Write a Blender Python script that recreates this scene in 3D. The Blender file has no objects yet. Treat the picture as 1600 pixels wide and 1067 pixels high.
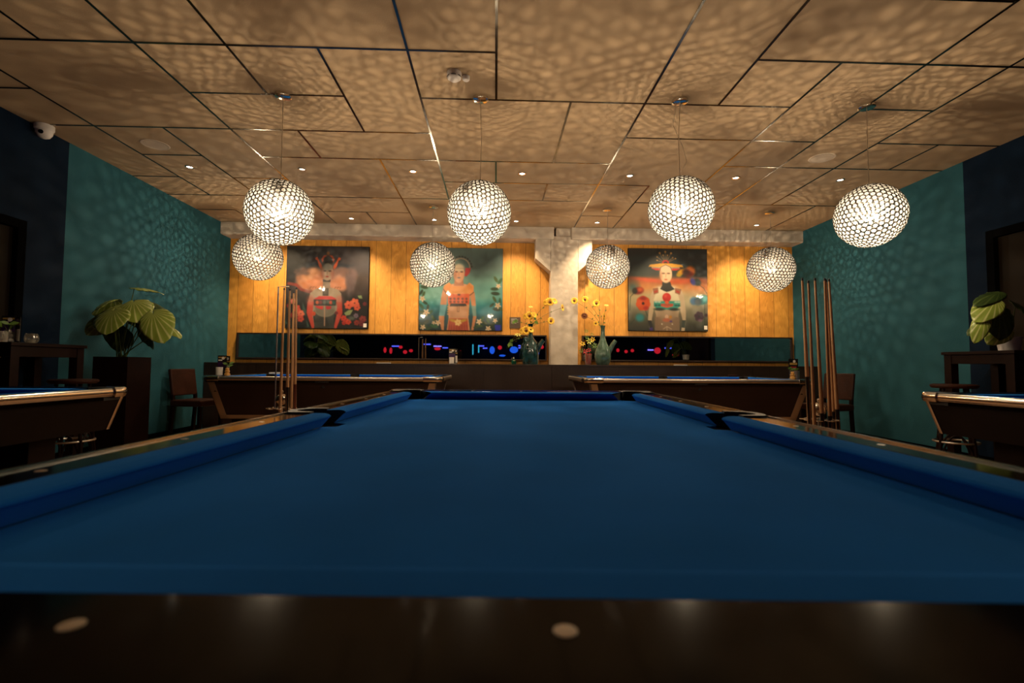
import bpy, math, random
import numpy as np
from mathutils import Vector, Matrix, Euler
PI = math.pi
sc = bpy.context.scene
C = sc.collection
R = math.radians
random.seed(7)

# ------------------------------------------------------------------ camera
FL, PITCH, YAW, ROLL = 771.8, 2.740, 1.926, 0.393     # focal length in pixels of a 1600 wide frame
H = 0.94                                              # eye height above the floor
cd = bpy.data.cameras.new('camera')
cam = bpy.data.objects.new('camera', cd)
C.objects.link(cam)
cd.sensor_width = 36.0
cd.lens = FL / 1600 * 36.0
cd.clip_start = 0.02
cd.clip_end = 60
cam.matrix_world = Matrix.Translation((0, 0, H)) @ Matrix.Rotation(R(-YAW), 4, 'Z') @ Matrix.Rotation(R(90 + PITCH), 4, 'X') @ Matrix.Rotation(R(ROLL), 4, 'Z')
cd.dof.use_dof = True
cd.dof.focus_distance = 6.5
cd.dof.aperture_fstop = 4.5
sc.camera = cam

# ------------------------------------------------------------------ world, exposure
w = bpy.data.worlds.new('world')
sc.world = w
w.use_nodes = True
w.node_tree.nodes['Background'].inputs[0].default_value = (0.02, 0.03, 0.05, 1)
w.node_tree.nodes['Background'].inputs[1].default_value = 0.05
sc.view_settings.view_transform = 'Standard'
sc.view_settings.look = 'None'
sc.view_settings.gamma = 1
sc.view_settings.exposure = 0.0
cy = sc.cycles
cy.use_denoising = True
cy.max_bounces = 7
cy.diffuse_bounces = 2
cy.glossy_bounces = 4
cy.transmission_bounces = 4
cy.transparent_max_bounces = 12
cy.sample_clamp_indirect = 4
cy.caustics_reflective = False
cy.caustics_refractive = False

LAMP_W = 72.0        # all three bulbs of a front globe
LAMP_W_BACK = 52.0   # of a rear globe
SPOT_W = 150.0        # ceiling downlights close to the timber wall
SPOT_W_MID = 14.0
WARM = (1.0, 0.80, 0.55)

# ------------------------------------------------------------------ materials
def srgb(r, g, b):
    f = lambda c: (c / 255 / 12.92) if c / 255 <= 0.04045 else ((c / 255 + 0.055) / 1.055) ** 2.4
    return (f(r), f(g), f(b), 1)

def mat(name, col, rough=0.6, metal=0.0, spec=0.5, noise=None, bump=None, emit=None, coat=0):
    """noise = (scale, amount), bump = (scale, strength)"""
    m = bpy.data.materials.new(name)
    m.use_nodes = True
    nt = m.node_tree
    b = nt.nodes['Principled BSDF']
    col = tuple(col[:3]) + (1,)
    b.inputs['Base Color'].default_value = col
    b.inputs['Roughness'].default_value = rough
    b.inputs['Metallic'].default_value = metal
    b.inputs['Specular IOR Level'].default_value = spec
    if coat:
        b.inputs['Coat Weight'].default_value = coat
        b.inputs['Coat Roughness'].default_value = 0.08
    tc = nt.nodes.new('ShaderNodeTexCoord')
    if noise:
        n = nt.nodes.new('ShaderNodeTexNoise')
        n.inputs['Scale'].default_value = noise[0]
        n.inputs['Detail'].default_value = 5
        nt.links.new(tc.outputs['Object'], n.inputs['Vector'])
        r = nt.nodes.new('ShaderNodeMapRange')
        r.inputs[1].default_value = 0.3
        r.inputs[2].default_value = 0.7
        r.inputs[3].default_value = 1 - noise[1]
        r.inputs[4].default_value = 1 + noise[1]
        nt.links.new(n.outputs[0], r.inputs[0])
        mx = nt.nodes.new('ShaderNodeVectorMath')
        mx.operation = 'SCALE'
        mx.inputs[0].default_value = col[:3]
        nt.links.new(r.outputs[0], mx.inputs['Scale'])
        nt.links.new(mx.outputs[0], b.inputs['Base Color'])
    if bump:
        n = nt.nodes.new('ShaderNodeTexNoise')
        n.inputs['Scale'].default_value = bump[0]
        n.inputs['Detail'].default_value = 4
        nt.links.new(tc.outputs['Object'], n.inputs['Vector'])
        bp = nt.nodes.new('ShaderNodeBump')
        bp.inputs['Strength'].default_value = bump[1]
        bp.inputs['Distance'].default_value = 0.01
        nt.links.new(n.outputs[0], bp.inputs['Height'])
        nt.links.new(bp.outputs[0], b.inputs['Normal'])
    if emit:
        b.inputs['Emission Color'].default_value = tuple(emit[:3]) + (1,)
        b.inputs['Emission Strength'].default_value = emit[3]
    return m

def math_node(nt, op, a, b=None, c=None):
    n = nt.nodes.new('ShaderNodeMath')
    n.operation = op
    for i, v in enumerate((a, b, c)):
        if v is None: continue
        if isinstance(v, (int, float)): n.inputs[i].default_value = v
        else: nt.links.new(v, n.inputs[i])
    return n.outputs[0]

def plank_mat(name, c_dark, c_light, width, rough, axis=0, seam=0.012, grain=1.0, seamcol=0.25, coat=0, long_axis=2):
    """boards along long_axis, side by side along axis, each with its own tone and cathedral grain"""
    m = bpy.data.materials.new(name)
    m.use_nodes = True
    nt = m.node_tree
    L = nt.links
    b = nt.nodes['Principled BSDF']
    b.inputs['Roughness'].default_value = rough
    if coat:
        b.inputs['Coat Weight'].default_value = coat
        b.inputs['Coat Roughness'].default_value = 0.15
    tc = nt.nodes.new('ShaderNodeTexCoord')
    sp = nt.nodes.new('ShaderNodeSeparateXYZ')
    L.new(tc.outputs['Object'], sp.inputs[0])
    u = math_node(nt, 'DIVIDE', sp.outputs[axis], width)
    idx = math_node(nt, 'FLOOR', u)
    fr = math_node(nt, 'FRACT', u)
    wn = nt.nodes.new('ShaderNodeTexWhiteNoise')
    wn.noise_dimensions = '1D'
    L.new(idx, wn.inputs['W'])
    # grain coordinates
    cb = nt.nodes.new('ShaderNodeCombineXYZ')
    off = math_node(nt, 'MULTIPLY', wn.outputs['Value'], 37.0)
    L.new(math_node(nt, 'ADD', math_node(nt, 'MULTIPLY', sp.outputs[axis], 9.0), off), cb.inputs[0])
    L.new(math_node(nt, 'ADD', math_node(nt, 'MULTIPLY', sp.outputs[long_axis], 0.9), off), cb.inputs[1])
    n1 = nt.nodes.new('ShaderNodeTexNoise')
    n1.inputs['Scale'].default_value = 1.2
    n1.inputs['Detail'].default_value = 2
    L.new(cb.outputs[0], n1.inputs['Vector'])
    rings = math_node(nt, 'FRACT', math_node(nt, 'MULTIPLY', n1.outputs[0], 14.0))
    cb2 = nt.nodes.new('ShaderNodeCombineXYZ')
    L.new(math_node(nt, 'ADD', math_node(nt, 'MULTIPLY', sp.outputs[axis], 160.0), off), cb2.inputs[0])
    L.new(math_node(nt, 'MULTIPLY', sp.outputs[long_axis], 5.0), cb2.inputs[1])
    n2 = nt.nodes.new('ShaderNodeTexNoise')
    n2.inputs['Scale'].default_value = 1.0
    n2.inputs['Detail'].default_value = 3
    L.new(cb2.outputs[0], n2.inputs['Vector'])
    f = math_node(nt, 'ADD', math_node(nt, 'MULTIPLY', rings, 0.38 * grain), math_node(nt, 'MULTIPLY', n2.outputs[0], 0.5))
    f = math_node(nt, 'ADD', f, math_node(nt, 'MULTIPLY', wn.outputs['Value'], 0.3))
    f = math_node(nt, 'SUBTRACT', f, 0.08)
    mx = nt.nodes.new('ShaderNodeMix')
    mx.data_type = 'RGBA'
    L.new(f, mx.inputs[0])
    mx.inputs[6].default_value = tuple(c_dark[:3]) + (1,)
    mx.inputs[7].default_value = tuple(c_light[:3]) + (1,)
    d = math_node(nt, 'MINIMUM', fr, math_node(nt, 'SUBTRACT', 1.0, fr))
    s = math_node(nt, 'GREATER_THAN', d, seam)
    s = math_node(nt, 'ADD', math_node(nt, 'MULTIPLY', s, 1 - seamcol), seamcol)
    vm = nt.nodes.new('ShaderNodeVectorMath')
    vm.operation = 'SCALE'
    L.new(mx.outputs[2], vm.inputs[0])
    L.new(s, vm.inputs['Scale'])
    L.new(vm.outputs[0], b.inputs['Base Color'])
    return m

M = {}
M['ceiling'] = mat('ceiling_board', (0.40, 0.28, 0.165), 0.85, noise=(7, 0.05), bump=(120, 0.15))
M['joint'] = mat('joint_metal', (0.16, 0.145, 0.125), 0.17, 1.0)
M['teal'] = mat('teal_paint', (0.020, 0.100, 0.132), 0.8, spec=0.2, noise=(2.5, 0.08), bump=(90, 0.25))
M['navy'] = mat('navy_paint', (0.0020, 0.010, 0.026), 0.8, spec=0.1, bump=(90, 0.2))
M['wood_wall'] = plank_mat('timber_cladding', (0.46, 0.17, 0.020), (0.82, 0.40, 0.065), 0.235, 0.55)
M['walnut'] = plank_mat('walnut_panel', (0.010, 0.0045, 0.0025), (0.034, 0.016, 0.008), 0.62, 0.4, seam=0.004, grain=0.8)
M['dark_wood'] = mat('dark_stained_wood', (0.008, 0.0024, 0.0015), 0.45, spec=0.12, noise=(20, 0.25))
M['mahogany'] = plank_mat('mahogany_veneer', (0.004, 0.001, 0.0006), (0.018, 0.0045, 0.0025), 3.0, 0.45, axis=2, long_axis=0, seam=0.0)
M['black_panel'] = mat('black_stained_panel', (0.005, 0.002, 0.0015), 0.5, spec=0.15, noise=(9, 0.3))
M['floor'] = plank_mat('floor_boards', (0.12, 0.052, 0.020), (0.42, 0.21, 0.085), 0.16, 0.42, axis=1, long_axis=0, seam=0.012)
M['concrete'] = mat('concrete', (0.54, 0.46, 0.37), 0.85, noise=(5, 0.16), bump=(25, 0.2))
M['cloth'] = mat('blue_baize', (0.008, 0.150, 0.62), 0.95, spec=0.02, noise=(7, 0.07), bump=(900, 0.25))
_p = M['cloth'].node_tree.nodes['Principled BSDF']
_p.inputs['Sheen Weight'].default_value = 0.6
_p.inputs['Sheen Roughness'].default_value = 0.45
_p.inputs['Sheen Tint'].default_value = (0.06, 0.36, 1.0, 1)
M['rail'] = mat('polished_rail', (0.0035, 0.0018, 0.0012), 0.10, spec=0.06, noise=(14, 0.4))
M['pocket'] = mat('black_pocket_rubber', (0.004, 0.004, 0.005), 0.55)
M['chrome'] = mat('chrome', (0.72, 0.68, 0.62), 0.16, 1.0)
M['steel'] = mat('brushed_aluminium', (0.55, 0.50, 0.44), 0.36, 1.0, bump=(60, 0.1))
M['bronze'] = mat('dull_bronze_trim', (0.36, 0.27, 0.16), 0.42, 0.9)
M['sight'] = mat('pearl_sight', (0.85, 0.66, 0.44), 0.3)
M['frame'] = mat('lamp_wire', (0.020, 0.016, 0.011), 0.45, 0.0)
M['black'] = mat('black_paint', (0.003, 0.003, 0.003), 0.7, spec=0.0)
M['white'] = mat('white_plastic', (0.75, 0.70, 0.66), 0.4)
M['offwhite'] = mat('warm_white_grille', (0.62, 0.50, 0.38), 0.6)
M['mirror_glass'] = mat('tinted_mirror', (0.34, 0.37, 0.38), 0.015, 1.0)
M['glass_pane'] = mat('dark_door_glass', (0.010, 0.0065, 0.0035), 0.4, spec=0.06)
M['leather'] = mat('brown_leather', (0.032, 0.009, 0.004), 0.45, spec=0.2, noise=(12, 0.2), bump=(140, 0.3))
M['cue_wood'] = mat('cue_maple', (0.50, 0.27, 0.13), 0.35, noise=(8, 0.15))
M['cue_black'] = mat('cue_butt_black', (0.010, 0.006, 0.005), 0.3)
M['cue_red'] = mat('cue_butt_red', (0.10, 0.02, 0.012), 0.3)
M['cue_tip'] = mat('cue_tip', (0.03, 0.03, 0.04), 0.7)
M['teal_glaze'] = mat('dark_teal_glaze', (0.012, 0.045, 0.045), 0.15, noise=(14, 0.7), coat=0.6)
M['green_glaze'] = mat('celadon_glaze', (0.07, 0.12, 0.085), 0.18, noise=(18, 0.45), coat=0.6)
M['petal'] = mat('yellow_petal', (0.90, 0.52, 0.03), 0.6)
M['flower_eye'] = mat('brown_flower_eye', (0.16, 0.045, 0.01), 0.8)
M['stem'] = mat('green_stem', (0.07, 0.11, 0.02), 0.6)
M['small_leaf'] = mat('small_green_leaf', (0.10, 0.20, 0.02), 0.5)
M['red_petal'] = mat('red_petal', (0.55, 0.03, 0.03), 0.6)
M['lime_petal'] = mat('lime_petal', (0.62, 0.62, 0.12), 0.6)
M['paper'] = mat('paper', (0.72, 0.66, 0.58), 0.7)
M['purple'] = mat('purple_print', (0.035, 0.008, 0.07), 0.4)
M['print_black'] = mat('black_print', (0.008, 0.006, 0.006), 0.4)
M['print_red'] = mat('red_print', (0.42, 0.02, 0.02), 0.5)
M['print_gold'] = mat('gold_print', (0.42, 0.26, 0.06), 0.5)
M['amber'] = mat('amber_ceramic', (0.72, 0.36, 0.08), 0.35)
M['plaque'] = mat('grey_brown_plaque', (0.085, 0.055, 0.035), 0.6)
M['green_glass'] = mat('green_glass', (0.004, 0.06, 0.03), 0.08, coat=0.5)

def glass_mat(name, tint=(0.9, 0.88, 0.84), t=0.6, g=0.12, d=0.95):
    m = bpy.data.materials.new(name)
    m.use_nodes = True
    nt = m.node_tree
    nt.nodes.clear()
    out = nt.nodes.new('ShaderNodeOutputMaterial')
    tr = nt.nodes.new('ShaderNodeBsdfTransparent')
    tr.inputs[0].default_value = tuple(tint) + (1,)
    tl = nt.nodes.new('ShaderNodeBsdfTranslucent')
    tl.inputs[0].default_value = (d, d * 0.97, d * 0.90, 1)
    gl = nt.nodes.new('ShaderNodeBsdfGlossy')
    gl.inputs['Roughness'].default_value = 0.18
    m1 = nt.nodes.new('ShaderNodeMixShader')
    m1.inputs[0].default_value = t
    m2 = nt.nodes.new('ShaderNodeMixShader')
    m2.inputs[0].default_value = g
    nt.links.new(tl.outputs[0], m1.inputs[1])
    nt.links.new(tr.outputs[0], m1.inputs[2])
    nt.links.new(m1.outputs[0], m2.inputs[1])
    nt.links.new(gl.outputs[0], m2.inputs[2])
    nt.links.new(m2.outputs[0], out.inputs[0])
    return m
M['lens'] = glass_mat('glass_disc', (0.97, 0.95, 0.92), t=0.90, g=0.04, d=0.60)
M['lens_rim'] = glass_mat('glass_disc_rim', (0.95, 0.93, 0.9), t=0.26, g=0.03, d=0.13)
M['jar_glass'] = glass_mat('jar_glass', (0.85, 0.85, 0.83), 0.75)
def emis(name, col, s): return mat(name, (0.02, 0.02, 0.02), 0.5, emit=tuple(col) + (s,))
M['bulb'] = emis('bulb_glow', (1.0, 0.80, 0.52), 60)
M['spot_glow'] = emis('downlight_glow', (1.0, 0.86, 0.66), 9)
M['spot_dim'] = emis('downlight_glow_dim', (1.0, 0.80, 0.55), 2.5)
M['neon_blue'] = emis('blue_neon', (0.10, 0.12, 1.0), 3.6)
M['neon_violet'] = emis('violet_led', (0.22, 0.16, 1.0), 5.5)
M['neon_cyan'] = emis('cyan_neon', (0.05, 0.55, 0.8), 1.9)
M['glow_blue'] = emis('blue_glass_glow', (0.02, 0.14, 1.0), 1.8)
M['glow_red'] = emis('red_glass_glow', (1.0, 0.02, 0.04), 1.3)

def leaf_mat(name, base, vein, n=26):
    m = bpy.data.materials.new(name)
    m.use_nodes = True
    nt = m.node_tree
    b = nt.nodes['Principled BSDF']
    b.inputs['Roughness'].default_value = 0.38
    tc = nt.nodes.new('ShaderNodeTexCoord')
    sp = nt.nodes.new('ShaderNodeSeparateXYZ')
    nt.links.new(tc.outputs['Object'], sp.inputs[0])
    ang = math_node(nt, 'ARCTAN2', sp.outputs[0], math_node(nt, 'ADD', sp.outputs[1], 0.02))
    sn = math_node(nt, 'SINE', math_node(nt, 'MULTIPLY', ang, float(n)))
    rp = nt.nodes.new('ShaderNodeMapRange')
    rp.inputs[1].default_value = 0.45
    rp.inputs[2].default_value = 1.0
    nt.links.new(sn, rp.inputs[0])
    mx = nt.nodes.new('ShaderNodeMix')
    mx.data_type = 'RGBA'
    nt.links.new(rp.outputs[0], mx.inputs[0])
    mx.inputs[6].default_value = tuple(base) + (1,)
    mx.inputs[7].default_value = tuple(vein) + (1,)
    nt.links.new(mx.outputs[2], b.inputs['Base Color'])
    return m
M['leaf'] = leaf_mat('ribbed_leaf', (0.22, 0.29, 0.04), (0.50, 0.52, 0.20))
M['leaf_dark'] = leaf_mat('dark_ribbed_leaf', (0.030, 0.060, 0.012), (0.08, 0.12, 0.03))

# ------------------------------------------------------------------ mesh builder
class MB:
    def __init__(s): s.v = []; s.f = []; s.mi = []; s.k = 0
    def add(s, vs, fs):
        o = len(s.v)
        s.v += [tuple(x) for x in vs]
        s.f += [tuple(i + o for i in f) for f in fs]
        s.mi += [s.k] * len(fs)
        return s
    def box(s, x0, x1, y0, y1, z0, z1):
        return s.add([(x0, y0, z0), (x1, y0, z0), (x1, y1, z0), (x0, y1, z0), (x0, y0, z1), (x1, y0, z1), (x1, y1, z1), (x0, y1, z1)],
                     [(0, 3, 2, 1), (4, 5, 6, 7), (0, 1, 5, 4), (1, 2, 6, 5), (2, 3, 7, 6), (3, 0, 4, 7)])
    def prism(s, pts, z0, z1):
        n = len(pts)
        return s.add([(x, y, z0) for x, y in pts] + [(x, y, z1) for x, y in pts],
                     [tuple(range(n))[::-1], tuple(range(n, 2 * n))] + [(i, (i + 1) % n, (i + 1) % n + n, i + n) for i in range(n)])
    def prism_y(s, pts, y0, y1):
        n = len(pts)
        return s.add([(x, y0, z) for x, z in pts] + [(x, y1, z) for x, z in pts],
                     [tuple(range(n)), tuple(range(n, 2 * n))[::-1]] + [(i, i + n, (i + 1) % n + n, (i + 1) % n) for i in range(n)])
    def prism_x(s, pts, x0, x1):
        n = len(pts)
        return s.add([(x0, y, z) for y, z in pts] + [(x1, y, z) for y, z in pts],
                     [tuple(range(n))[::-1], tuple(range(n, 2 * n))] + [(i, (i + 1) % n, (i + 1) % n + n, i + n) for i in range(n)])
    def lathe(s, prof, n=24, c=(0, 0, 0), caps=True):
        m = len(prof)
        vs = [(c[0] + r * math.cos(2 * PI * i / n), c[1] + r * math.sin(2 * PI * i / n), c[2] + z) for i in range(n) for r, z in prof]
        fs = [(i * m + j, ((i + 1) % n) * m + j, ((i + 1) % n) * m + j + 1, i * m + j + 1) for i in range(n) for j in range(m - 1)]
        if caps:
            fs += [tuple(i * m for i in range(n))[::-1], tuple(i * m + m - 1 for i in range(n))]
        return s.add(vs, fs)
    def tube(s, pts, r, n=8, r2=None):
        pts = [Vector(p) for p in pts]
        r2 = r if r2 is None else r2
        L = len(pts)
        vs = []
        up = None
        for i, p in enumerate(pts):
            d = (pts[min(i + 1, L - 1)] - pts[max(i - 1, 0)]).normalized()
            if up is None:
                up = Vector((0, 0, 1)) if abs(d.z) < 0.9 else Vector((1, 0, 0))
            a = d.cross(up).normalized()
            b = a.cross(d).normalized()
            up = b
            rr = r + (r2 - r) * i / max(1, L - 1)
            for k in range(n):
                t = 2 * PI * k / n
                vs.append(p + a * rr * math.cos(t) + b * rr * math.sin(t))
        fs = [(i * n + k, i * n + (k + 1) % n, (i + 1) * n + (k + 1) % n, (i + 1) * n + k) for i in range(L - 1) for k in range(n)]
        fs += [tuple(range(n))[::-1], tuple(range((L - 1) * n, L * n))]
        return s.add(vs, fs)
    def sphere(s, c, r, n=16, m=10, sz=1):
        return s.lathe([(max(1e-4, r * math.sin(PI * j / m)), -r * sz * math.cos(PI * j / m)) for j in range(m + 1)], n, c, caps=False)
    def xf(s, mtx):
        s.v = [tuple(mtx @ Vector(v)) for v in s.v]
        return s
    def build(s, name, m, parent=None, smooth=False, loc=None, bevel=0):
        me = bpy.data.meshes.new(name)
        me.from_pydata(s.v, [], s.f)
        ms = m if isinstance(m, (list, tuple)) else [m]
        for q in ms: me.materials.append(q)
        if len(ms) > 1:
            me.polygons.foreach_set('material_index', s.mi)
        if smooth: me.polygons.foreach_set('use_smooth', [True] * len(s.f))
        me.validate()
        me.update()
        o = bpy.data.objects.new(name, me)
        C.objects.link(o)
        if smooth:
            try:
                me.set_sharp_from_angle(angle=R(42))
            except Exception: pass
        if bevel:
            bv = o.modifiers.new('bevel', 'BEVEL')
            bv.width = bevel
            bv.segments = 2
            bv.limit_method = 'ANGLE'
        if parent: o.parent = parent
        if loc: o.location = loc
        return o

def tag(o, label=None, cat=None, group=None, kind=None):
    if label: o['label'] = label
    if cat: o['category'] = cat
    if group: o['group'] = group
    if kind: o['kind'] = kind
    return o
def thing(name, label, cat, loc=(0, 0, 0), rz=0, group=None):
    o = bpy.data.objects.new(name, None)
    o.empty_display_size = 0.1
    C.objects.link(o)
    o.location = loc
    o.rotation_euler = (0, 0, rz)
    return tag(o, label, cat, group)
def copy_tree(o, parent=None):
    c = o.copy()
    C.objects.link(c)
    c.parent = parent
    for ch in list(o.children):
        copy_tree(ch, c)
    return c
def struct(o): return tag(o, kind='structure')

# ------------------------------------------------------------------ room shell
XL, XR, YB, YF, ZC = -4.13, 4.78, 7.75, -4.6, H + 2.1176
XO = 9.5
struct(MB().box(XL - XO, XR + XO, YF - 0.2, YB + 0.2, -0.1, 0).build('floor', M['floor']))
ceil = struct(MB().box(XL - XO, XR + XO, YF - 0.2, YB + 0.2, ZC, ZC + 0.1).build('ceiling', M['ceiling']))
# metal joints of the panelled ceiling, on a 60 cm module
gx = lambda k: -0.01 + 0.6 * k
gy = lambda j: 3.254 + 0.6 * j
wj = 0.0085
depth_lines = [(-5, -13, 0), (-6, 0, 5), (-4, -13, 7), (-3, -13, 1), (-1, -13, 5), (-2, 3, 7), (0, -13, 1), (0, 3, 4), (-2, 0, 2), (-3, 2, 3), (-5, 2, 5),
               (-6, 6, 7), (-3, 6, 7), (5, -13, 6), (6, -3, 5), (2, -13, 7), (3, -13, 1), (4, 0, 4), (3, 4, 7), (1, 1, 3), (1, 4, 5), (7, 2, 3), (7, 5, 7), (-6, -6, 0), (7, -6, -2)]
cross_lines = [(-1, 3, 5), (0, -7, 0), (0, 3, 8), (1, -7, -6), (1, -4, -2), (1, -1, 4), (1, 5, 6), (2, -7, -1), (2, 2, 5), (2, 6, 8), (3, -6, -5), (3, -4, 2), (3, 4, 8),
               (4, -7, -6), (4, -5, -4), (4, -1, 3), (5, -7, -5), (5, -4, 2), (5, 3, 8), (6, -7, -6), (6, -4, -2), (6, 2, 3), (-2, -6, -3), (-3, 0, 3), (-4, -4, 0), (-5, 2, 6), (-6, -7, -1), (-7, 0, 5)]
mb = MB()
cl = lambda v, a, b: max(a, min(b, v))
for k, a, b in depth_lines:
    mb.box(gx(k) - wj, gx(k) + wj, max(YF, gy(a)), min(7.45, gy(b)), ZC - 0.004, ZC + 0.01)
for j, a, b in cross_lines:
    mb.box(cl(gx(a), XL, XR), cl(gx(b), XL, XR), gy(j) - wj, gy(j) + wj, ZC - 0.0035, ZC + 0.01)
mb.build('panel_joint', M['joint'], ceil)

def side_wall(name, x0, x1, d0, d1, dz):
    # teal towards the back, navy from y=4.82 forward, with a door opening
    m = MB()
    m.box(x0, x1, 4.82, YB + 0.2, 0, ZC)
    m.k = 1
    m.box(x0, x1, d1, 4.82, 0, ZC)
    m.box(x0, x1, d0 - 0.3, d0, 0, ZC)
    m.box(x0, x1, d0, d1, dz, ZC)
    struct(m.build(name, [M['teal'], M['navy']]))
side_wall('wall_left', XL - 0.12, XL, 3.0, 4.42, H + 1.23)
side_wall('wall_right', XR, XR + 0.12, 3.2, 4.60, H + 1.33)
def door(name, xw, s, d0, d1, dz):
    m = MB()
    a, b = (xw - 0.02 * s, xw + 0.09 * s)
    x0, x1 = min(a, b), max(a, b)
    fw = 0.075
    m.box(x0, x1, d0, d0 + fw, 0, dz)
    m.box(x0, x1, d1 - fw, d1, 0, dz)
    m.box(x0, x1, d0 + fw, d1 - fw, dz - fw, dz)
    f = struct(m.build(name, M['black'], bevel=0.004))
    xs = sorted((xw + 0.03 * s, xw + 0.05 * s))
    MB().box(xs[0], xs[1], d0 + fw, d1 - fw, 0.02, dz - fw).build('glass_pane', M['glass_pane'], f)
    xh = xw + 0.0 * s
    h = MB()
    h.tube([(xw + 0.03 * s, d1 - 0.16, 0.98), (xw - 0.02 * s, d1 - 0.16, 0.98), (xw - 0.02 * s, d1 - 0.28, 0.98)], 0.009)
    h.build('door_handle', M['steel'], f, smooth=True)
door('door_1', XL, -1, 3.0, 4.42, H + 1.23)
door('door_2', XR, 1, 3.2, 4.60, H + 1.33)
struct(MB().box(XL, XL + 0.015, 4.42, 7.1, 0, 0.085).build('baseboard_left', M['black']))
struct(MB().box(XR - 0.015, XR, 4.60, 7.1, 0, 0.085).build('baseboard_right', M['black']))
struct(MB().box(XL - 0.12, XR + 0.12, YB, YB + 0.12, 0, ZC).build('wall_back', M['wood_wall']))
struct(MB().box(XL - 5.5, XR + 5.5, YF - 0.12, YF, 0, ZC).build('wall_front', M['navy']))
struct(MB().box(XL - 5.62, XL - 5.5, YF, 3.0, 0, ZC).build('wall_outer_left', M['navy']))
struct(MB().box(XR + 5.5, XR + 5.62, YF, 3.2, 0, ZC).build('wall_outer_right', M['navy']))
struct(MB().box(XL - 5.5, XL - 0.121, 2.9, 3.0, 0, ZC).build('wall_return_left', M['navy']))
struct(MB().box(XR + 0.121, XR + 5.5, 3.1, 3.2, 0, ZC).build('wall_return_right', M['navy']))

# concrete beams and column
ZB = H + 1.935
def beam(x0, x1, label):
    m = MB()
    m.prism_x([(7.45, ZB + 0.015), (7.465, ZB), (YB, ZB), (YB, ZC), (7.45, ZC)], x0, x1)
    tag(m.build('concrete_beam', M['concrete'], bevel=0.006), label, 'beam')
beam(XL, 0.885, 'grey concrete beam under the ceiling, left of the column')
beam(1.155, XR, 'grey concrete beam under the ceiling, right of the column')
col = thing('concrete_column', 'pale concrete column with splayed head in front of the timber wall', 'column', (1.05, 7.62, 0))
m = MB()
m.box(-0.21, 0.21, -0.12, 0.129, 0, H + 1.99)
m.build('shaft', M['concrete'], col, bevel=0.008)
m = MB()
m.prism_y([(-0.212, H + 1.44), (-0.212, H + 1.945), (-0.445, H + 1.945), (-0.445, H + 1.64)], -0.12, 0.12)
m.build('column_head', M['concrete'], col, bevel=0.006)
m = MB()
m.prism_y([(0.212, H + 1.44), (0.43, H + 1.63), (0.43, H + 1.945), (0.212, H + 1.945)], -0.12, 0.12)
m.build('column_head', M['concrete'], col, bevel=0.006)
m = MB()
m.box(-0.13, 0.13, -0.12, 0.129, H + 1.991, ZC - 0.001)
m.build('column_neck', M['concrete'], col, bevel=0.006)

# long low cabinet along the back wall
cab = thing('wall_cabinet', 'long dark walnut cabinet running along the foot of the timber wall', 'cabinet', (0.32, 7.15, 0))
W0, W1 = XL + 0.005 - 0.32, XR - 0.005 - 0.32
ZL = H + 0.012
MB().box(W0, W1, 0.02, 0.34, 0.0, ZL - 0.03).build('body', M['walnut'], cab)
MB().box(W0, W1, 0.0, 0.345, ZL - 0.03, ZL).build('worktop', M['walnut'], cab, bevel=0.002)
xs = [W0 + (W1 - W0) * i / 9 for i in range(10)]
for i in range(9):
    MB().box(xs[i] + 0.002, xs[i + 1] - 0.002, 0.003, 0.019, 0.08, ZL - 0.032).build('door_panel', M['walnut'], cab)

# mirrors in dark box frames
def strip_mirror(x0, x1, label):
    t = thing('strip_mirror', label, 'mirror', ((x0 + x1) / 2, YB, H + 0.02))
    w2 = (x1 - x0) / 2
    z0, z1, fr, dp = 0.055, 0.45, 0.018, 0.07
    m = MB()
    m.box(-w2, w2, -dp, -0.001, z0, z0 + fr)
    m.box(-w2, w2, -dp, -0.001, z1 - fr, z1)
    m.box(-w2, -w2 + fr, -dp, -0.001, z0 + fr, z1 - fr)
    m.box(w2 - fr, w2, -dp, -0.001, z0 + fr, z1 - fr)
    m.build('frame', M['walnut'], t)
    n = max(1, round((x1 - x0) / 1.6))
    for i in range(n):
        a = -w2 + fr + (2 * w2 - 2 * fr) * i / n
        b = -w2 + fr + (2 * w2 - 2 * fr) * (i + 1) / n
        MB().box(a, b - 0.0015, -0.045, -0.002, z0 + fr, z1 - fr).build('mirror_glass', M['mirror_glass'], t)
strip_mirror(-3.96, 0.80, 'long low dark framed mirror strip left of the concrete column')
strip_mirror(1.36, 4.72, 'long low dark framed mirror strip right of the concrete column')

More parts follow.
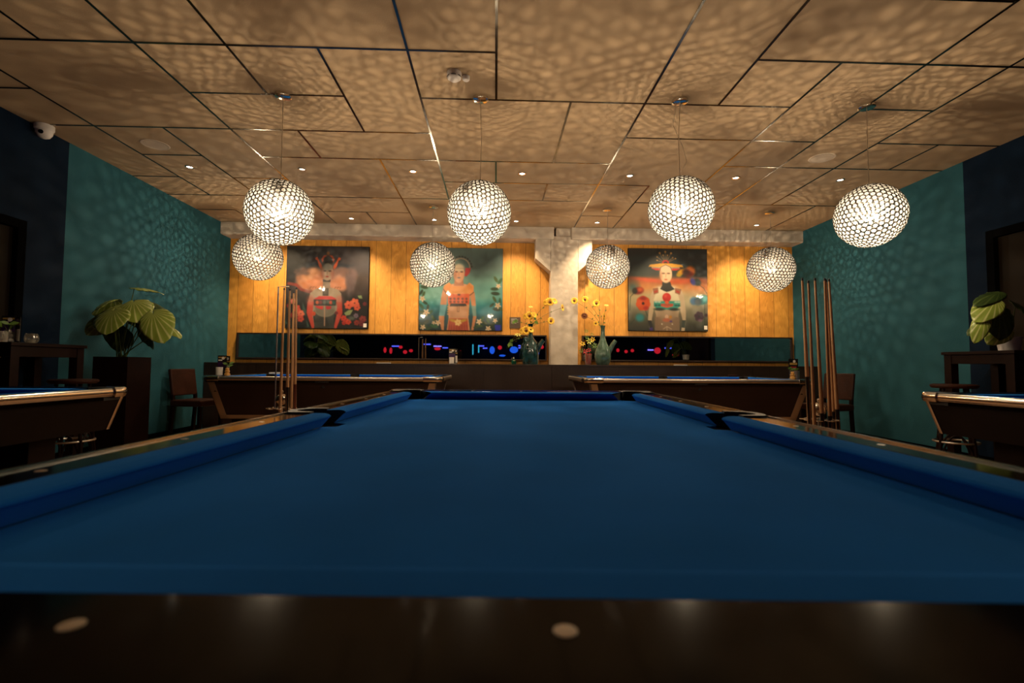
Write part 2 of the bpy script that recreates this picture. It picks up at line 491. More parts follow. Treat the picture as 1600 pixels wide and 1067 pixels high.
# ------------------------------------------------------------------ pictures (painted cell by cell on a flat panel)
class Canvas:
    def __init__(s, n, x0, x1, y0, y1):
        s.n = n
        g = (np.arange(n) + 0.5) / n
        s.X, s.Y = np.meshgrid(x0 + (x1 - x0) * g, y0 + (y1 - y0) * g)     # row 0 = top
        s.im = np.zeros((n, n, 3))
        s.rng = np.random.RandomState(3)
    def blend(s, a, c):
        a = np.clip(a, 0, 1)[..., None]
        s.im = s.im * (1 - a) + np.array(c, float) * a
    def vgrad(s, stops):
        ys = [q[0] for q in stops]
        for k in range(3):
            s.im[..., k] = np.interp(s.Y, ys, [q[1][k] for q in stops])
    def ell(s, cx, cy, rx, ry, c, soft=0.06, rot=0, al=1):
        t = R(rot)
        dx, dy = s.X - cx, s.Y - cy
        u = (dx * math.cos(t) + dy * math.sin(t)) / rx
        v = (-dx * math.sin(t) + dy * math.cos(t)) / ry
        d = np.sqrt(u * u + v * v)
        s.blend(al * np.clip((1 + soft - d) / (2 * soft), 0, 1), c)
    def poly(s, P, c, al=1):
        ins = np.zeros(s.X.shape, bool)
        n = len(P)
        for i in range(n):
            (xa, ya), (xb, yb) = P[i], P[(i + 1) % n]
            if ya == yb: continue
            cond = ((ya > s.Y) != (yb > s.Y)) & (s.X < (xb - xa) * (s.Y - ya) / (yb - ya) + xa)
            ins ^= cond
        s.blend(ins * al, c)
    def line(s, P, wd, c, al=1):
        for (xa, ya), (xb, yb) in zip(P[:-1], P[1:]):
            dx, dy = xb - xa, yb - ya
            t = np.clip(((s.X - xa) * dx + (s.Y - ya) * dy) / (dx * dx + dy * dy + 1e-9), 0, 1)
            d = np.hypot(s.X - xa - t * dx, s.Y - ya - t * dy)
            s.blend(al * np.clip((wd / 2 + 2 - d) / 4, 0, 1), c)
    def petals(s, cx, cy, r, n, c, eye=None, w=0.35):
        for i in range(n):
            a = 360 * i / n + 13
            s.ell(cx + r * .55 * math.cos(R(a)), cy + r * .55 * math.sin(R(a)), r * .5, r * w, c, 0.15, a)
        if eye: s.ell(cx, cy, r * .2, r * .2, eye, 0.2)
    def puff(s, cx, cy, rx, ry, c, n=60, al=.35):
        for _ in range(n):
            a, q = s.rng.rand() * 6.283, math.sqrt(s.rng.rand())
            k = 1 + .18 * (s.rng.rand() - .5)
            sz = .16 + .22 * s.rng.rand()
            s.ell(cx + rx * q * math.cos(a), cy + ry * q * math.sin(a), rx * sz, ry * sz * 1.4, [min(255, v * k) for v in c], .7, 0, al)
    def clouds(s, amt, sc_):
        n = s.n
        acc = np.zeros((n, n))
        for k, a in ((sc_, 1), (sc_ * 2, .5), (sc_ * 4, .25)):
            g = s.rng.rand(k + 2, k + 2)
            xi = np.linspace(0, k, n, endpoint=False)
            i = xi.astype(int)
            f = xi - i
            f = f * f * (3 - 2 * f)
            top = g[np.ix_(i, i)] * (1 - f)[None] + g[np.ix_(i, i + 1)] * f[None]
            bot = g[np.ix_(i + 1, i)] * (1 - f)[None] + g[np.ix_(i + 1, i + 1)] * f[None]
            acc += a * (top * (1 - f)[:, None] + bot * f[:, None])
        acc = (acc / 1.75 - .5) * 2
        s.im *= (1 + amt * acc)[..., None]
    def down(s, k):
        n = s.n // k
        return s.im.reshape(n, k, n, k, 3).mean((1, 3))

def mirrorx(P, cx): return [(2 * cx - x, y) for x, y in P]

def art_horns():
    c = Canvas(480, 58, 1032, 46, 1010)
    c.vgrad([(40, (22, 26, 36)), (250, (62, 62, 72)), (420, (80, 66, 62)), (600, (60, 48, 46)), (700, (16, 14, 16)), (1010, (8, 8, 10))])
    c.ell(820, 180, 260, 130, (92, 84, 92), 0.6, al=.6)
    c.ell(380, 275, 120, 28, (20, 44, 66), 0.5); c.ell(720, 275, 100, 24, (18, 48, 74), 0.5)
    c.ell(120, 250, 130, 260, (14, 16, 24), 0.5)
    c.puff(290, 440, 110, 110, (206, 140, 100)); c.puff(400, 420, 110, 100, (220, 156, 112), 80); c.puff(240, 350, 90, 40, (120, 92, 84), 40); c.puff(560, 450, 190, 50, (200, 134, 100), 70); c.puff(480, 470, 120, 80, (214, 140, 98), 60); c.puff(600, 470, 100, 90, (190, 126, 98), 60)
    c.puff(420, 510, 150, 60, (222, 140, 92), 70); c.puff(720, 400, 130, 90, (160, 124, 114), 80); c.puff(680, 480, 110, 70, (208, 140, 104), 60); c.puff(820, 430, 60, 130, (110, 92, 94), 50); c.puff(820, 200, 170, 90, (70, 64, 70), 50, .15)
    c.line([(90, 490), (180, 505), (240, 560), (350, 590)], 34, (158, 62, 46), .8)
    c.clouds(.22, 7)
    # horns and crown
    for q in (lambda P: P, lambda P: mirrorx(P, 545)):
        c.poly(q([(395, 185), (418, 172), (445, 230), (475, 270), (482, 300), (470, 318), (440, 285), (422, 215), (400, 205)]), (222, 96, 40))
        c.line(q([(495, 250), (478, 200), (500, 165), (540, 155)]), 20, (206, 92, 46))
    c.ell(545, 240, 62, 46, (24, 20, 20)); c.ell(545, 195, 28, 50, (40, 40, 44), .3); c.ell(545, 128, 18, 20, (150, 96, 40), .3)
    # body
    skin, shade = (176, 156, 132), (112, 96, 80)
    c.poly([(345, 600), (400, 555), (480, 530), (580, 530), (670, 555), (710, 600), (720, 720), (726, 830), (660, 1012), (630, 1012), (660, 860), (640, 720), (410, 720), (385, 860), (408, 1012), (375, 1012), (310, 830), (318, 720)], skin)
    c.poly([(318, 700), (395, 700), (375, 850), (408, 1012), (375, 1012), (308, 830)], (200, 72, 52)); c.poly([(720, 700), (650, 700), (664, 850), (630, 1012), (662, 1012), (730, 830)], (200, 72, 52))
    c.ell(352, 690, 46, 60, (196, 110, 92), .5, al=.7); c.ell(690, 690, 46, 60, (196, 110, 92), .5, al=.7)
    c.poly([(390, 800), (650, 800), (630, 900), (640, 1012), (400, 1012), (410, 900)], (58, 58, 50))
    c.ell(520, 920, 70, 80, (30, 30, 28), .6, al=.7)
    c.ell(525, 760, 140, 118, (150, 142, 124)); c.ell(525, 770, 120, 100, (96, 92, 80), al=.5)
    c.poly([(395, 665), (450, 635), (600, 635), (655, 665), (630, 680), (410, 680)], (206, 36, 30))
    c.poly([(388, 672), (655, 672), (650, 745), (392, 745)], (30, 34, 34))
    for x, col in ((430, (200, 96, 60)), (470, (120, 40, 50)), (515, (96, 104, 100)), (560, (60, 90, 86)), (590, (210, 90, 60)), (625, (28, 90, 86))): c.ell(x, 708, 20, 22, col, .3)
    c.poly([(400, 748), (505, 752), (495, 792), (430, 775)], (206, 44, 40)); c.poly([(530, 752), (600, 750), (590, 785), (540, 790)], (190, 20, 40))
    c.line([(517, 750), (520, 880), (522, 980)], 12, (186, 150, 124))
    c.poly([(490, 530), (560, 530), (560, 628), (492, 628)], (50, 40, 28)); c.poly([(503, 545), (548, 545), (548, 615), (504, 615)], (90, 74, 46))
    c.poly([(490, 430), (578, 430), (578, 540), (490, 540)], (150, 128, 106)); c.poly([(488, 440), (582, 440), (578, 466), (492, 466)], (20, 16, 16))
    c.ell(541, 350, 68, 102, (190, 164, 140)); c.ell(541, 290, 64, 42, (150, 146, 136), .3); c.ell(485, 370, 22, 50, (170, 90, 70), .6, al=.6); c.ell(597, 370, 22, 50, (170, 90, 70), .6, al=.6)
    c.ell(512, 338, 18, 8, (60, 40, 34), .3); c.ell(570, 338, 18, 8, (60, 40, 34), .3); c.line([(540, 340), (536, 380)], 8, (150, 116, 96)); c.ell(540, 404, 18, 8, (170, 34, 28), .3)
    for x0 in (370, 660):
        for k in range(5): c.line([(x0 - 30 + k * 16, 545 - (k % 2) * 14), (x0 - 20 + k * 16, 525)], 6, (120, 70, 30))
    # flowers
    rng = random.Random(4)
    for x, y, r, col in ((145, 700, 34, (210, 120, 100)), (190, 780, 44, (216, 90, 66)), (240, 840, 46, (220, 110, 80)), (240, 900, 40, (200, 80, 60)), (150, 860, 36, (150, 40, 40)), (95, 750, 26, (140, 40, 34)),
                         (390, 840, 26, (210, 80, 30)), (800, 735, 50, (226, 100, 66)), (870, 710, 54, (230, 112, 76)), (900, 760, 40, (220, 96, 66)), (745, 890, 36, (210, 60, 36)), (800, 930, 36, (220, 70, 40)), (750, 945, 26, (190, 50, 36)),
                         (890, 860, 30, (130, 110, 130)), (900, 940, 34, (150, 50, 40)), (970, 900, 44, (150, 60, 56)), (960, 950, 36, (120, 40, 46)), (990, 720, 24, (120, 20, 30)), (660, 830, 20, (120, 20, 30))):
        c.petals(x, y, r, 6, col, tuple(v * .45 for v in col), .4)
        c.ell(x - r * .2, y - r * .25, r * .3, r * .25, tuple(min(255, v * 1.2) for v in col), .5, al=.6)
    for P in ([(255, 700), (300, 800), (305, 880), (260, 800)], [(300, 900), (345, 990), (320, 1000)], [(50, 890), (90, 960), (60, 970)]): c.poly(P, (60, 92, 84))
    c.poly([(750, 830), (800, 795), (855, 790), (820, 850), (770, 860)], (150, 164, 110)); c.poly([(905, 625), (950, 620), (962, 660), (920, 655)], (140, 160, 110)); c.ell(840, 890, 40, 26, (96, 104, 96), .5)
    return c.down(3)

def art_water():
    c = Canvas(480, 52, 1030, 58, 1016)
    c.vgrad([(55, (96, 124, 118)), (250, (84, 116, 112)), (450, (104, 150, 140)), (640, (96, 160, 156)), (740, (30, 128, 136)), (850, (12, 88, 100)), (1016, (8, 44, 48))])
    c.ell(850, 230, 240, 110, (66, 92, 92), .7, al=.7); c.ell(160, 610, 130, 90, (130, 180, 164), .7, al=.6); c.ell(800, 620, 130, 60, (120, 170, 156), .7, al=.6)
    c.ell(830, 800, 120, 40, (30, 150, 170), .7, al=.6)
    c.clouds(.12, 6)
    c.line([(982, 80), (982, 200)], 4, (120, 146, 140))
    # halo
    for i in range(11):
        a = R(200 + i * 15.5)
        x, y = 535 + 128 * math.cos(a), 285 + 128 * math.sin(a)
        c.ell(x, y, 13, 9, (30, 30, 26), .3, math.degrees(a) + 90)
    pts = [(535 + 106 * math.cos(R(190 + i * 10)), 285 + 106 * math.sin(R(190 + i * 10))) for i in range(18)]
    c.line(pts, 12, (176, 150, 124))
    c.poly([(590, 290), (655, 290), (640, 350), (600, 390), (580, 380)], (180, 24, 30))
    # arms, torso
    sk = (204, 140, 96); shd = (156, 100, 66)
    c.poly([(335, 520), (400, 530), (380, 620), (372, 730), (350, 850), (345, 1016), (320, 1016), (285, 880), (298, 740), (312, 620)], sk)
    c.poly([(640, 560), (700, 570), (715, 700), (725, 860), (690, 1016), (665, 1016), (685, 860), (668, 740)], sk)
    c.poly([(298, 720), (375, 720), (352, 850), (288, 850)], (110, 170, 180)); c.poly([(665, 730), (718, 730), (724, 850), (685, 850)], (130, 160, 150))
    c.poly([(430, 480), (600, 480), (650, 560), (640, 720), (630, 870), (650, 1016), (380, 1016), (400, 870), (395, 720), (390, 560)], (214, 150, 104))
    c.poly([(410, 730), (620, 730), (612, 870), (415, 870)], (196, 146, 110)); c.ell(515, 800, 70, 60, (220, 170, 130), .6, al=.6)
    c.poly([(385, 600), (640, 590), (640, 715), (390, 715)], (216, 96, 36)); c.poly([(420, 705), (600, 705), (610, 735), (410, 740)], (46, 34, 26))
    for x in (420, 465, 512, 560, 608):
        for y in (650, 685): c.ell(x, y, 13, 12, (40, 18, 12), .3); c.ell(x + 3, y, 5, 5, (220, 130, 60), .3)
    c.poly([(340, 500), (400, 460), (430, 490), (425, 520), (400, 590), (375, 600), (335, 545)], (214, 138, 62)); c.poly([(690, 500), (640, 460), (605, 490), (605, 520), (640, 595), (690, 575)], (214, 138, 62))
    c.poly([(425, 505), (605, 505), (640, 590), (395, 600)], (218, 146, 72)); c.ell(516, 603, 18, 10, (60, 30, 20), .3)
    c.line([(335, 540), (375, 595)], 7, (30, 24, 22)); c.line([(690, 572), (645, 608)], 7, (30, 24, 22)); c.line([(500, 735), (500, 800), (520, 800), (520, 735)], 4, (90, 60, 44))
    for x in (395, 625):
        for k in range(4): c.ell(x, 745 + k * 28, 14, 11, (206, 150, 96), .3)
    c.poly([(405, 880), (620, 880), (635, 1016), (390, 1016)], (176, 74, 36))
    for k in range(8): c.line([(405 + k * 30, 950), (402 + k * 31, 1014)], 5, (120, 40, 22))
    c.ell(460, 905, 56, 16, (190, 150, 40), .3, 12); c.ell(560, 905, 56, 16, (190, 150, 40), .3, -12); c.petals(510, 925, 40, 6, (232, 196, 130), (220, 150, 60))
    # neck, head
    c.poly([(472, 400), (560, 400), (575, 500), (455, 500)], (176, 116, 80)); c.ell(515, 360, 64, 104, (208, 152, 116)); c.ell(516, 290, 60, 48, (196, 178, 150), .25)
    c.line([(458, 296), (576, 296)], 5, (150, 110, 90)); c.ell(484, 336, 18, 8, (70, 40, 40), .3); c.ell(546, 336, 18, 8, (70, 40, 40), .3)
    c.ell(470, 380, 20, 50, (150, 96, 70), .7, al=.6); c.line([(514, 340), (510, 382)], 8, (176, 120, 90)); c.ell(514, 405, 20, 9, (110, 104, 110), .3)
    # foliage
    def lf(x, y, l, a, col): c.ell(x, y, l, l * .42, col, .2, a); c.line([(x - l * .8 * math.cos(R(a)), y - l * .8 * math.sin(R(a))), (x + l * .8 * math.cos(R(a)), y + l * .8 * math.sin(R(a)))], 2, (90, 120, 70))
    gr = [(34, 66, 34), (28, 54, 30), (66, 92, 44), (40, 96, 60)]
    for i, (x, y, l, a) in enumerate(((110, 520, 44, 10), (75, 580, 36, 120), (105, 600, 34, 110), (80, 740, 40, 50), (120, 700, 36, 30), (155, 755, 34, 100), (95, 810, 46, 0), (180, 815, 40, -40), (100, 960, 60, 20), (130, 930, 46, -30), (220, 880, 40, 60), (230, 970, 50, 10), (170, 1000, 40, -20), (260, 920, 36, 40),
                                      (950, 420, 40, 60), (1000, 440, 40, -60), (935, 532, 46, 0), (945, 585, 50, 5), (935, 650, 38, 60), (1000, 670, 36, 90), (905, 720, 34, -40), (960, 770, 44, 10), (1010, 760, 30, 60), (790, 880, 40, -50), (820, 930, 44, 30), (900, 960, 50, -40), (760, 960, 40, 10), (860, 900, 34, 60), (720, 980, 30, 0), (1000, 900, 34, 100))):
        lf(x, y, l, a, gr[i % 4])
    for x, y, r in ((90, 655, 36), (138, 812, 40), (275, 930, 34), (100, 985, 34), (980, 498, 30), (975, 725, 38), (757, 915, 36), (865, 995, 36), (945, 900, 30), (225, 930, 24)):
        c.petals(x, y, r, 5, (226, 200, 168), (206, 150, 60), .26)
    c.poly([(940, 950), (1012, 950), (1010, 1012), (950, 1020)], (20, 40, 170)); c.ell(85, 885, 36, 10, (60, 120, 140), .4)
    return c.down(3)

def art_poppies():
    c = Canvas(480, 38, 995, 74, 1030)
    c.vgrad([(70, (14, 32, 36)), (250, (18, 44, 50)), (380, (60, 66, 62)), (440, (176, 104, 62)), (540, (214, 130, 62)), (640, (176, 160, 120)), (760, (142, 136, 112)), (900, (92, 92, 72)), (1030, (50, 52, 42))])
    c.ell(520, 640, 320, 120, (200, 190, 150), .7, al=.7); c.ell(120, 360, 130, 60, (60, 80, 76), .7, al=.8); c.ell(860, 360, 200, 46, (26, 40, 44), .7, al=.8); c.ell(900, 200, 160, 70, (12, 26, 30), .7, al=.8)
    c.ell(260, 440, 200, 22, (216, 100, 60), .6, 6); c.ell(700, 450, 220, 30, (206, 96, 50), .6, -4); c.ell(90, 530, 70, 60, (60, 110, 116), .7, al=.8); c.ell(160, 190, 120, 30, (20, 60, 64), .7, al=.8)
    c.clouds(.2, 6)
    # headdress
    for a, l in ((-68, 108), (-50, 130), (-27, 150), (-14, 110), (0, 150), (14, 110), (28, 150), (50, 118), (62, 140)):
        x, y = 487 + l * math.sin(R(a)), 248 - l * .92 * math.cos(R(a))
        c.line([(487, 248), (x, y)], 5, (190, 140, 90)); c.ell(x, y, 12 if abs(a) in (27, 28, 0) else 8, 12 if abs(a) in (27, 28, 0) else 8, (214, 160, 80), .3)
    c.ell(490, 236, 42, 30, (190, 40, 20)); c.ell(490, 240, 24, 18, (60, 20, 14))
    c.poly([(280, 290), (300, 262), (430, 246), (560, 246), (690, 262), (706, 290), (600, 322), (380, 322)], (216, 160, 50)); c.poly([(300, 300), (690, 300), (620, 326), (370, 326)], (190, 50, 30)); c.poly([(290, 292), (700, 292), (680, 304), (310, 304)], (140, 140, 130))
    c.poly([(286, 288), (320, 286), (320, 304), (292, 304)], (30, 26, 26)); c.poly([(660, 286), (702, 288), (690, 304), (660, 304)], (30, 26, 26))
    # body
    sk = (206, 184, 152)
    c.poly([(335, 560), (400, 520), (590, 520), (680, 560), (712, 640), (730, 800), (728, 920), (712, 1030), (672, 1030), (688, 900), (655, 760), (640, 850), (650, 1030), (350, 1030), (370, 850), (345, 760), (318, 900), (325, 1000), (290, 1010), (272, 900), (285, 760), (305, 620)], sk)
    c.poly([(358, 870), (648, 870), (655, 1030), (350, 1030)], (140, 116, 92)); c.ell(500, 900, 140, 130, (150, 124, 98), .4)
    c.ell(500, 830, 80, 60, (200, 176, 146), .6, al=.8)
    c.poly([(380, 560), (620, 560), (660, 680), (340, 680)], (226, 214, 180)); c.ell(500, 560, 130, 50, (230, 218, 190), .5)
    c.poly([(330, 540), (398, 530), (402, 592), (345, 610)], (160, 110, 80)); c.poly([(600, 530), (680, 545), (660, 610), (600, 590)], (160, 110, 80)); c.ell(370, 575, 24, 10, (190, 60, 40), .4, -20); c.ell(635, 575, 24, 10, (190, 60, 40), .4, 20)
    c.poly([(345, 690), (660, 680), (664, 745), (600, 785), (400, 785), (342, 745)], (56, 160, 144)); c.ell(410, 780, 60, 16, (20, 50, 44), .4); c.ell(590, 780, 60, 16, (20, 50, 44), .4)
    for x in (370, 410, 610, 645): c.ell(x, 695, 20, 12, (190, 214, 200), .4); c.ell(x, 735, 18, 10, (20, 90, 84), .4)
    c.ell(500, 642, 52, 52, (200, 40, 28)); c.ell(485, 626, 18, 18, (226, 90, 66), .6, al=.8); c.poly([(430, 715), (580, 715), (575, 745), (500, 765), (428, 745)], (206, 100, 66)); c.line([(430, 730), (580, 730)], 6, (140, 40, 30)); c.ell(502, 700, 26, 16, (226, 110, 60))
    c.ell(498, 868, 22, 24, (230, 190, 160)); c.ell(495, 905, 46, 22, (190, 110, 76), .3); c.ell(545, 870, 16, 16, (206, 140, 40), .4); c.ell(548, 920, 16, 10, (90, 60, 140), .4)
    c.line([(500, 980), (500, 1028)], 6, (226, 200, 170)); c.line([(455, 1010), (500, 980), (556, 1010)], 6, (226, 200, 170)); c.ell(440, 952, 8, 8, (230, 220, 200)); c.ell(565, 952, 8, 8, (230, 220, 200))
    c.poly([(270, 910), (315, 910), (328, 990), (292, 1000)], (40, 40, 44)); c.poly([(685, 905), (728, 905), (715, 995), (675, 990)], (44, 60, 48)); c.poly([(290, 1000), (326, 990), (330, 1030), (296, 1030)], (80, 60, 140))
    # neck, head
    c.poly([(448, 460), (545, 460), (560, 510), (600, 545), (540, 570), (500, 580), (460, 565), (420, 545), (445, 505)], (52, 54, 48)); c.ell(492, 370, 74, 104, (222, 190, 156)); c.ell(492, 320, 70, 54, (214, 186, 156), .3)
    c.ell(430, 395, 18, 50, (170, 120, 90), .7, al=.7); c.ell(462, 362, 20, 7, (90, 60, 46), .4); c.ell(524, 362, 20, 7, (90, 60, 46), .4); c.line([(494, 365), (490, 408)], 8, (190, 146, 116)); c.ell(492, 434, 20, 8, (180, 96, 76), .4); c.line([(420, 330), (430, 290), (490, 262), (550, 290), (566, 335)], 6, (60, 60, 56))
    # poppies
    def stem(P): c.line(P, 6, (30, 60, 40))
    stem([(100, 600), (62, 640), (52, 800)]); c.ell(160, 568, 60, 40, (130, 30, 24), .3, -10); c.ell(115, 570, 30, 34, (34, 36, 26), .3); c.ell(180, 555, 30, 24, (206, 90, 30), .5)
    stem([(240, 790), (266, 860)]); c.petals(215, 715, 84, 7, (214, 88, 26), (60, 14, 10), .5); c.ell(215, 655, 40, 22, (160, 34, 20), .5); c.ell(250, 770, 30, 22, (180, 40, 20), .5)
    stem([(110, 900), (60, 960)]); c.ell(175, 880, 50, 44, (30, 130, 136), .4)
    c.ell(790, 330, 60, 58, (206, 110, 20), .3); c.ell(770, 370, 50, 40, (110, 30, 20), .4); c.ell(680, 345, 56, 30, (206, 150, 30), .3, -30); c.ell(650, 380, 30, 20, (170, 140, 20), .4); c.ell(735, 345, 40, 36, (60, 22, 16), .5)
    stem([(890, 490), (950, 530), (985, 590)]); c.ell(870, 460, 46, 40, (24, 60, 56), .3, 30); c.ell(820, 455, 30, 44, (56, 60, 150), .3, -25)
    stem([(960, 720), (955, 1020)]); c.ell(830, 680, 46, 44, (40, 110, 160), .3); c.ell(930, 665, 66, 54, (30, 140, 150), .3); c.ell(880, 690, 40, 40, (14, 60, 74), .4); c.ell(965, 650, 26, 36, (90, 190, 190), .4)
    stem([(935, 900), (925, 1026)]); c.petals(890, 860, 56, 6, (60, 20, 50), (10, 8, 10), .45); c.ell(905, 905, 30, 16, (120, 90, 110), .4); c.ell(975, 845, 20, 18, (50, 16, 40), .4)
    return c.down(3)

def picture(xc, zc, w2, h2, painter, label):
    t = thing('wall_art', label, 'artwork', (xc, YB, zc - h2))
    m = MB(); m.box(-w2, w2, -0.034, -0.001, 0, 2 * h2)
    m.build('panel', M['black'], t, bevel=0.002)
    im = painter() / 255.0
    im = np.clip((im - 0.02) * 0.96, 0, 1) ** 1.06
    im = np.where(im <= 0.04045, im / 12.92, ((im + 0.055) / 1.055) ** 2.4) * 0.64
    n = im.shape[0]
    xs = np.linspace(-w2 + 0.002, w2 - 0.002, n + 1)
    zs = np.linspace(2 * h2 - 0.002, 0.002, n + 1)
    me = bpy.data.meshes.new('printed_image')
    verts = np.zeros(((n + 1) ** 2, 3))
    X, Z = np.meshgrid(xs, zs)
    verts[:, 0], verts[:, 1], verts[:, 2] = X.ravel(), -0.0355, Z.ravel()
    i, j = np.meshgrid(np.arange(n), np.arange(n), indexing='ij')
    a = (i * (n + 1) + j).ravel()
    faces = np.stack([a, a + n + 1, a + n + 2, a + 1], 1)
    me.from_pydata(verts.tolist(), [], faces.tolist())
    p = np.pad(im, ((1, 1), (1, 1), (0, 0)), mode='edge')
    vc = (p[:-1, :-1] + p[1:, :-1] + p[:-1, 1:] + p[1:, 1:]) / 4
    at = me.color_attributes.new('print', 'FLOAT_COLOR', 'POINT')
    at.data.foreach_set('color', np.concatenate([vc.reshape(-1, 3), np.ones(((n + 1) ** 2, 1))], 1).ravel().astype(np.float32))
    me.materials.append(M['art'])
    o = bpy.data.objects.new('printed_image', me)
    C.objects.link(o)
    o.parent = t
    return t
ma = mat('art_print', (1, 1, 1), 0.5, coat=1.0)
ma.node_tree.nodes['Principled BSDF'].inputs['Coat Roughness'].default_value = 0.03
vn = ma.node_tree.nodes.new('ShaderNodeVertexColor'); vn.layer_name = 'print'
ma.node_tree.links.new(vn.outputs[0], ma.node_tree.nodes['Principled BSDF'].inputs['Base Color'])
M['art'] = ma
def sticker(x, z, label):
    tag(MB().box(-0.025, 0.025, -0.0375, -0.0361, -0.03, 0.03).build('label_sticker', M['paper'], loc=(x, YB, z)), label, 'sticker')
p1 = picture(-2.615, H + 1.19, 0.636, 0.643, art_horns, 'square glossy picture of a figure with orange horns among dark flowers')
p2 = picture(-0.545, H + 1.185, 0.653, 0.650, art_water, 'square turquoise picture of a figure in orange armour with white blossoms')
p3 = picture(2.735, H + 1.215, 0.637, 0.658, art_poppies, 'square picture of a pale figure with wide yellow headdress among poppies')
sticker(-2.025, H + 0.60, 'small white sticker on the corner of the horned figure picture')
sticker(3.335, H + 0.615, 'small white sticker on the corner of the poppy picture')
pq = thing('art_plaque', 'small grey brown text plaque on the timber wall beside the turquoise picture', 'plaque', (0.305, YB, H + 0.58))
MB().box(-0.085, 0.085, -0.008, -0.001, 0, 0.175).build('plate', M['plaque'], pq)
m = MB()
for k, (a, b) in enumerate(((-0.06, 0.03), (-0.06, 0.05), (-0.06, 0.045), (-0.06, 0.05), (-0.06, 0.02))): m.box(a, b, -0.0095, -0.0081, 0.145 - k * 0.017, 0.149 - k * 0.017)
m.build('lettering', M['paper'], pq)

# ------------------------------------------------------------------ globe pendants
import bmesh
bm = bmesh.new()
bmesh.ops.create_icosphere(bm, subdivisions=4, radius=1.0)
ICO = [v.co.normalized() for v in bm.verts]
NB = [min((v.co - e.other_vert(v).co).length for e in v.link_edges) for v in bm.verts]
bm.free()
ring, lens = MB(), MB()
rng = random.Random(5)
for p, d in zip(ICO, NB):
    a = p.orthogonal().normalized()
    b = p.cross(a)
    ro, ri, n = d * 0.505, d * 0.395, 12
    vs = []
    for k in range(n):
        t = 2 * PI * k / n
        q = a * math.cos(t) + b * math.sin(t)
        for rr, hh in ((ro, 0.996), (ro, 1.008), (ri, 1.010), (ri, 0.994)):
            vs.append(p * hh + q * rr)
    fs = []
    for k in range(n):
        k2 = (k + 1) % n
        for j in range(4): fs.append((k * 4 + j, k2 * 4 + j, k2 * 4 + (j + 1) % 4, k * 4 + (j + 1) % 4))
    ring.add(vs, fs)
    tilt = (a * rng.uniform(-1, 1) + b * rng.uniform(-1, 1)) * 0.10
    pn = (p + tilt).normalized()
    a2 = pn.orthogonal().normalized(); b2 = pn.cross(a2)
    c0 = p * 1.001
    cs = [a2 * math.cos(2 * PI * k / 10) + b2 * math.sin(2 * PI * k / 10) for k in range(10)]
    vs = [c0 + p * 0.006] + [c0 + p * 0.004 + q * ri * 0.64 for q in cs] + [c0 + q * ri * 1.03 for q in cs]
    lens.k = 0
    lens.add(vs, [(0, 1 + k, 1 + (k + 1) % 10) for k in range(10)])
    o_ = len(lens.v) - len(vs)
    lens.k = 1
    lens.f += [(o_ + 1 + k, o_ + 11 + k, o_ + 11 + (k + 1) % 10, o_ + 1 + (k + 1) % 10) for k in range(10)]
    lens.mi += [1] * 10
def pendant_proto():
    t = thing('globe_pendant', 'x', 'lamp')
    ring.build('wire_shade', M['frame'], t)
    lens.build('glass_disc_layer', [M['lens'], M['lens_rim']], t, smooth=False)
    return t
def pendant(x, y, z, r, pw, label, seed):
    t = copy_tree(PROTO)
    t.location = (x, y, z)
    tag(t, label, 'lamp', 'globe pendants')
    rg = random.Random(seed)
    for ch in t.children:
        ch.scale = (r, r, r)
    rot = Euler((rg.uniform(0, 6), rg.uniform(0, 6), rg.uniform(0, 6)))
    for ch in t.children: ch.rotation_euler = rot
    zt = ZC - z
    m = MB(); m.lathe([(0.001, -0.026), (0.052, -0.026), (0.062, -0.02), (0.064, -0.001), (0.001, -0.001)], 28, (0, 0, zt), caps=False)
    m.build('canopy', M['chrome'], t, smooth=True)
    # holder: cable, hub, arms
    cb = MB(); cb.tube([(0, 0, zt - 0.026), (0.012 * (seed % 3 - 1), 0.004, (zt + r) / 2), (0, 0, 0.03)], 0.0028, 6)
    if seed == 3:
        cb.tube([(-0.03, 0, zt - 0.03), (-0.06, 0, zt - 0.2), (0.02, 0, zt - 0.38), (0.05, 0, zt - 0.5), (0.0, 0, r + 0.05)], 0.0016, 5)
    cb.build('cable', M['steel'], t, smooth=True)
    hb = MB(); hb.lathe([(0.001, 0.0), (0.016, 0.0), (0.016, 0.07), (0.001, 0.07)], 12, (0, 0, 0), caps=False)
    n = 3
    for k in range(n):
        a = 2 * PI * k / n + seed
        hb.tube([(0.014 * math.cos(a), 0.014 * math.sin(a), 0.03), (0.032 * math.cos(a), 0.032 * math.sin(a), 0.01)], 0.004, 6)
    hb.build('lamp_holder', M['chrome'], t, smooth=True)
    for k in range(n):
        a = 2 * PI * k / n + seed
        rr = 0.042 if k else 0.008
        px, py, pz = rr * math.cos(a), rr * math.sin(a), -0.012 if k else -0.03
        m = MB(); m.lathe([(0.004, 0.02), (0.008, 0.014), (0.011, 0.002), (0.008, -0.012), (0.001, -0.016)], 8, (px, py, pz), caps=False)
        m.build('bulb', M['bulb'], t, smooth=True)
        ld = bpy.data.lights.new('bulb_light', 'POINT')
        ld.energy = pw * (0.90 if k == 0 else 0.05)
        ld.color = WARM
        ld.shadow_soft_size = 0.010
        lo = bpy.data.objects.new('bulb_light', ld)
        C.objects.link(lo)
        lo.parent = t
        lo.location = (px * 1.15, py * 1.15, pz - 0.026)
    return t
PROTO = pendant_proto()
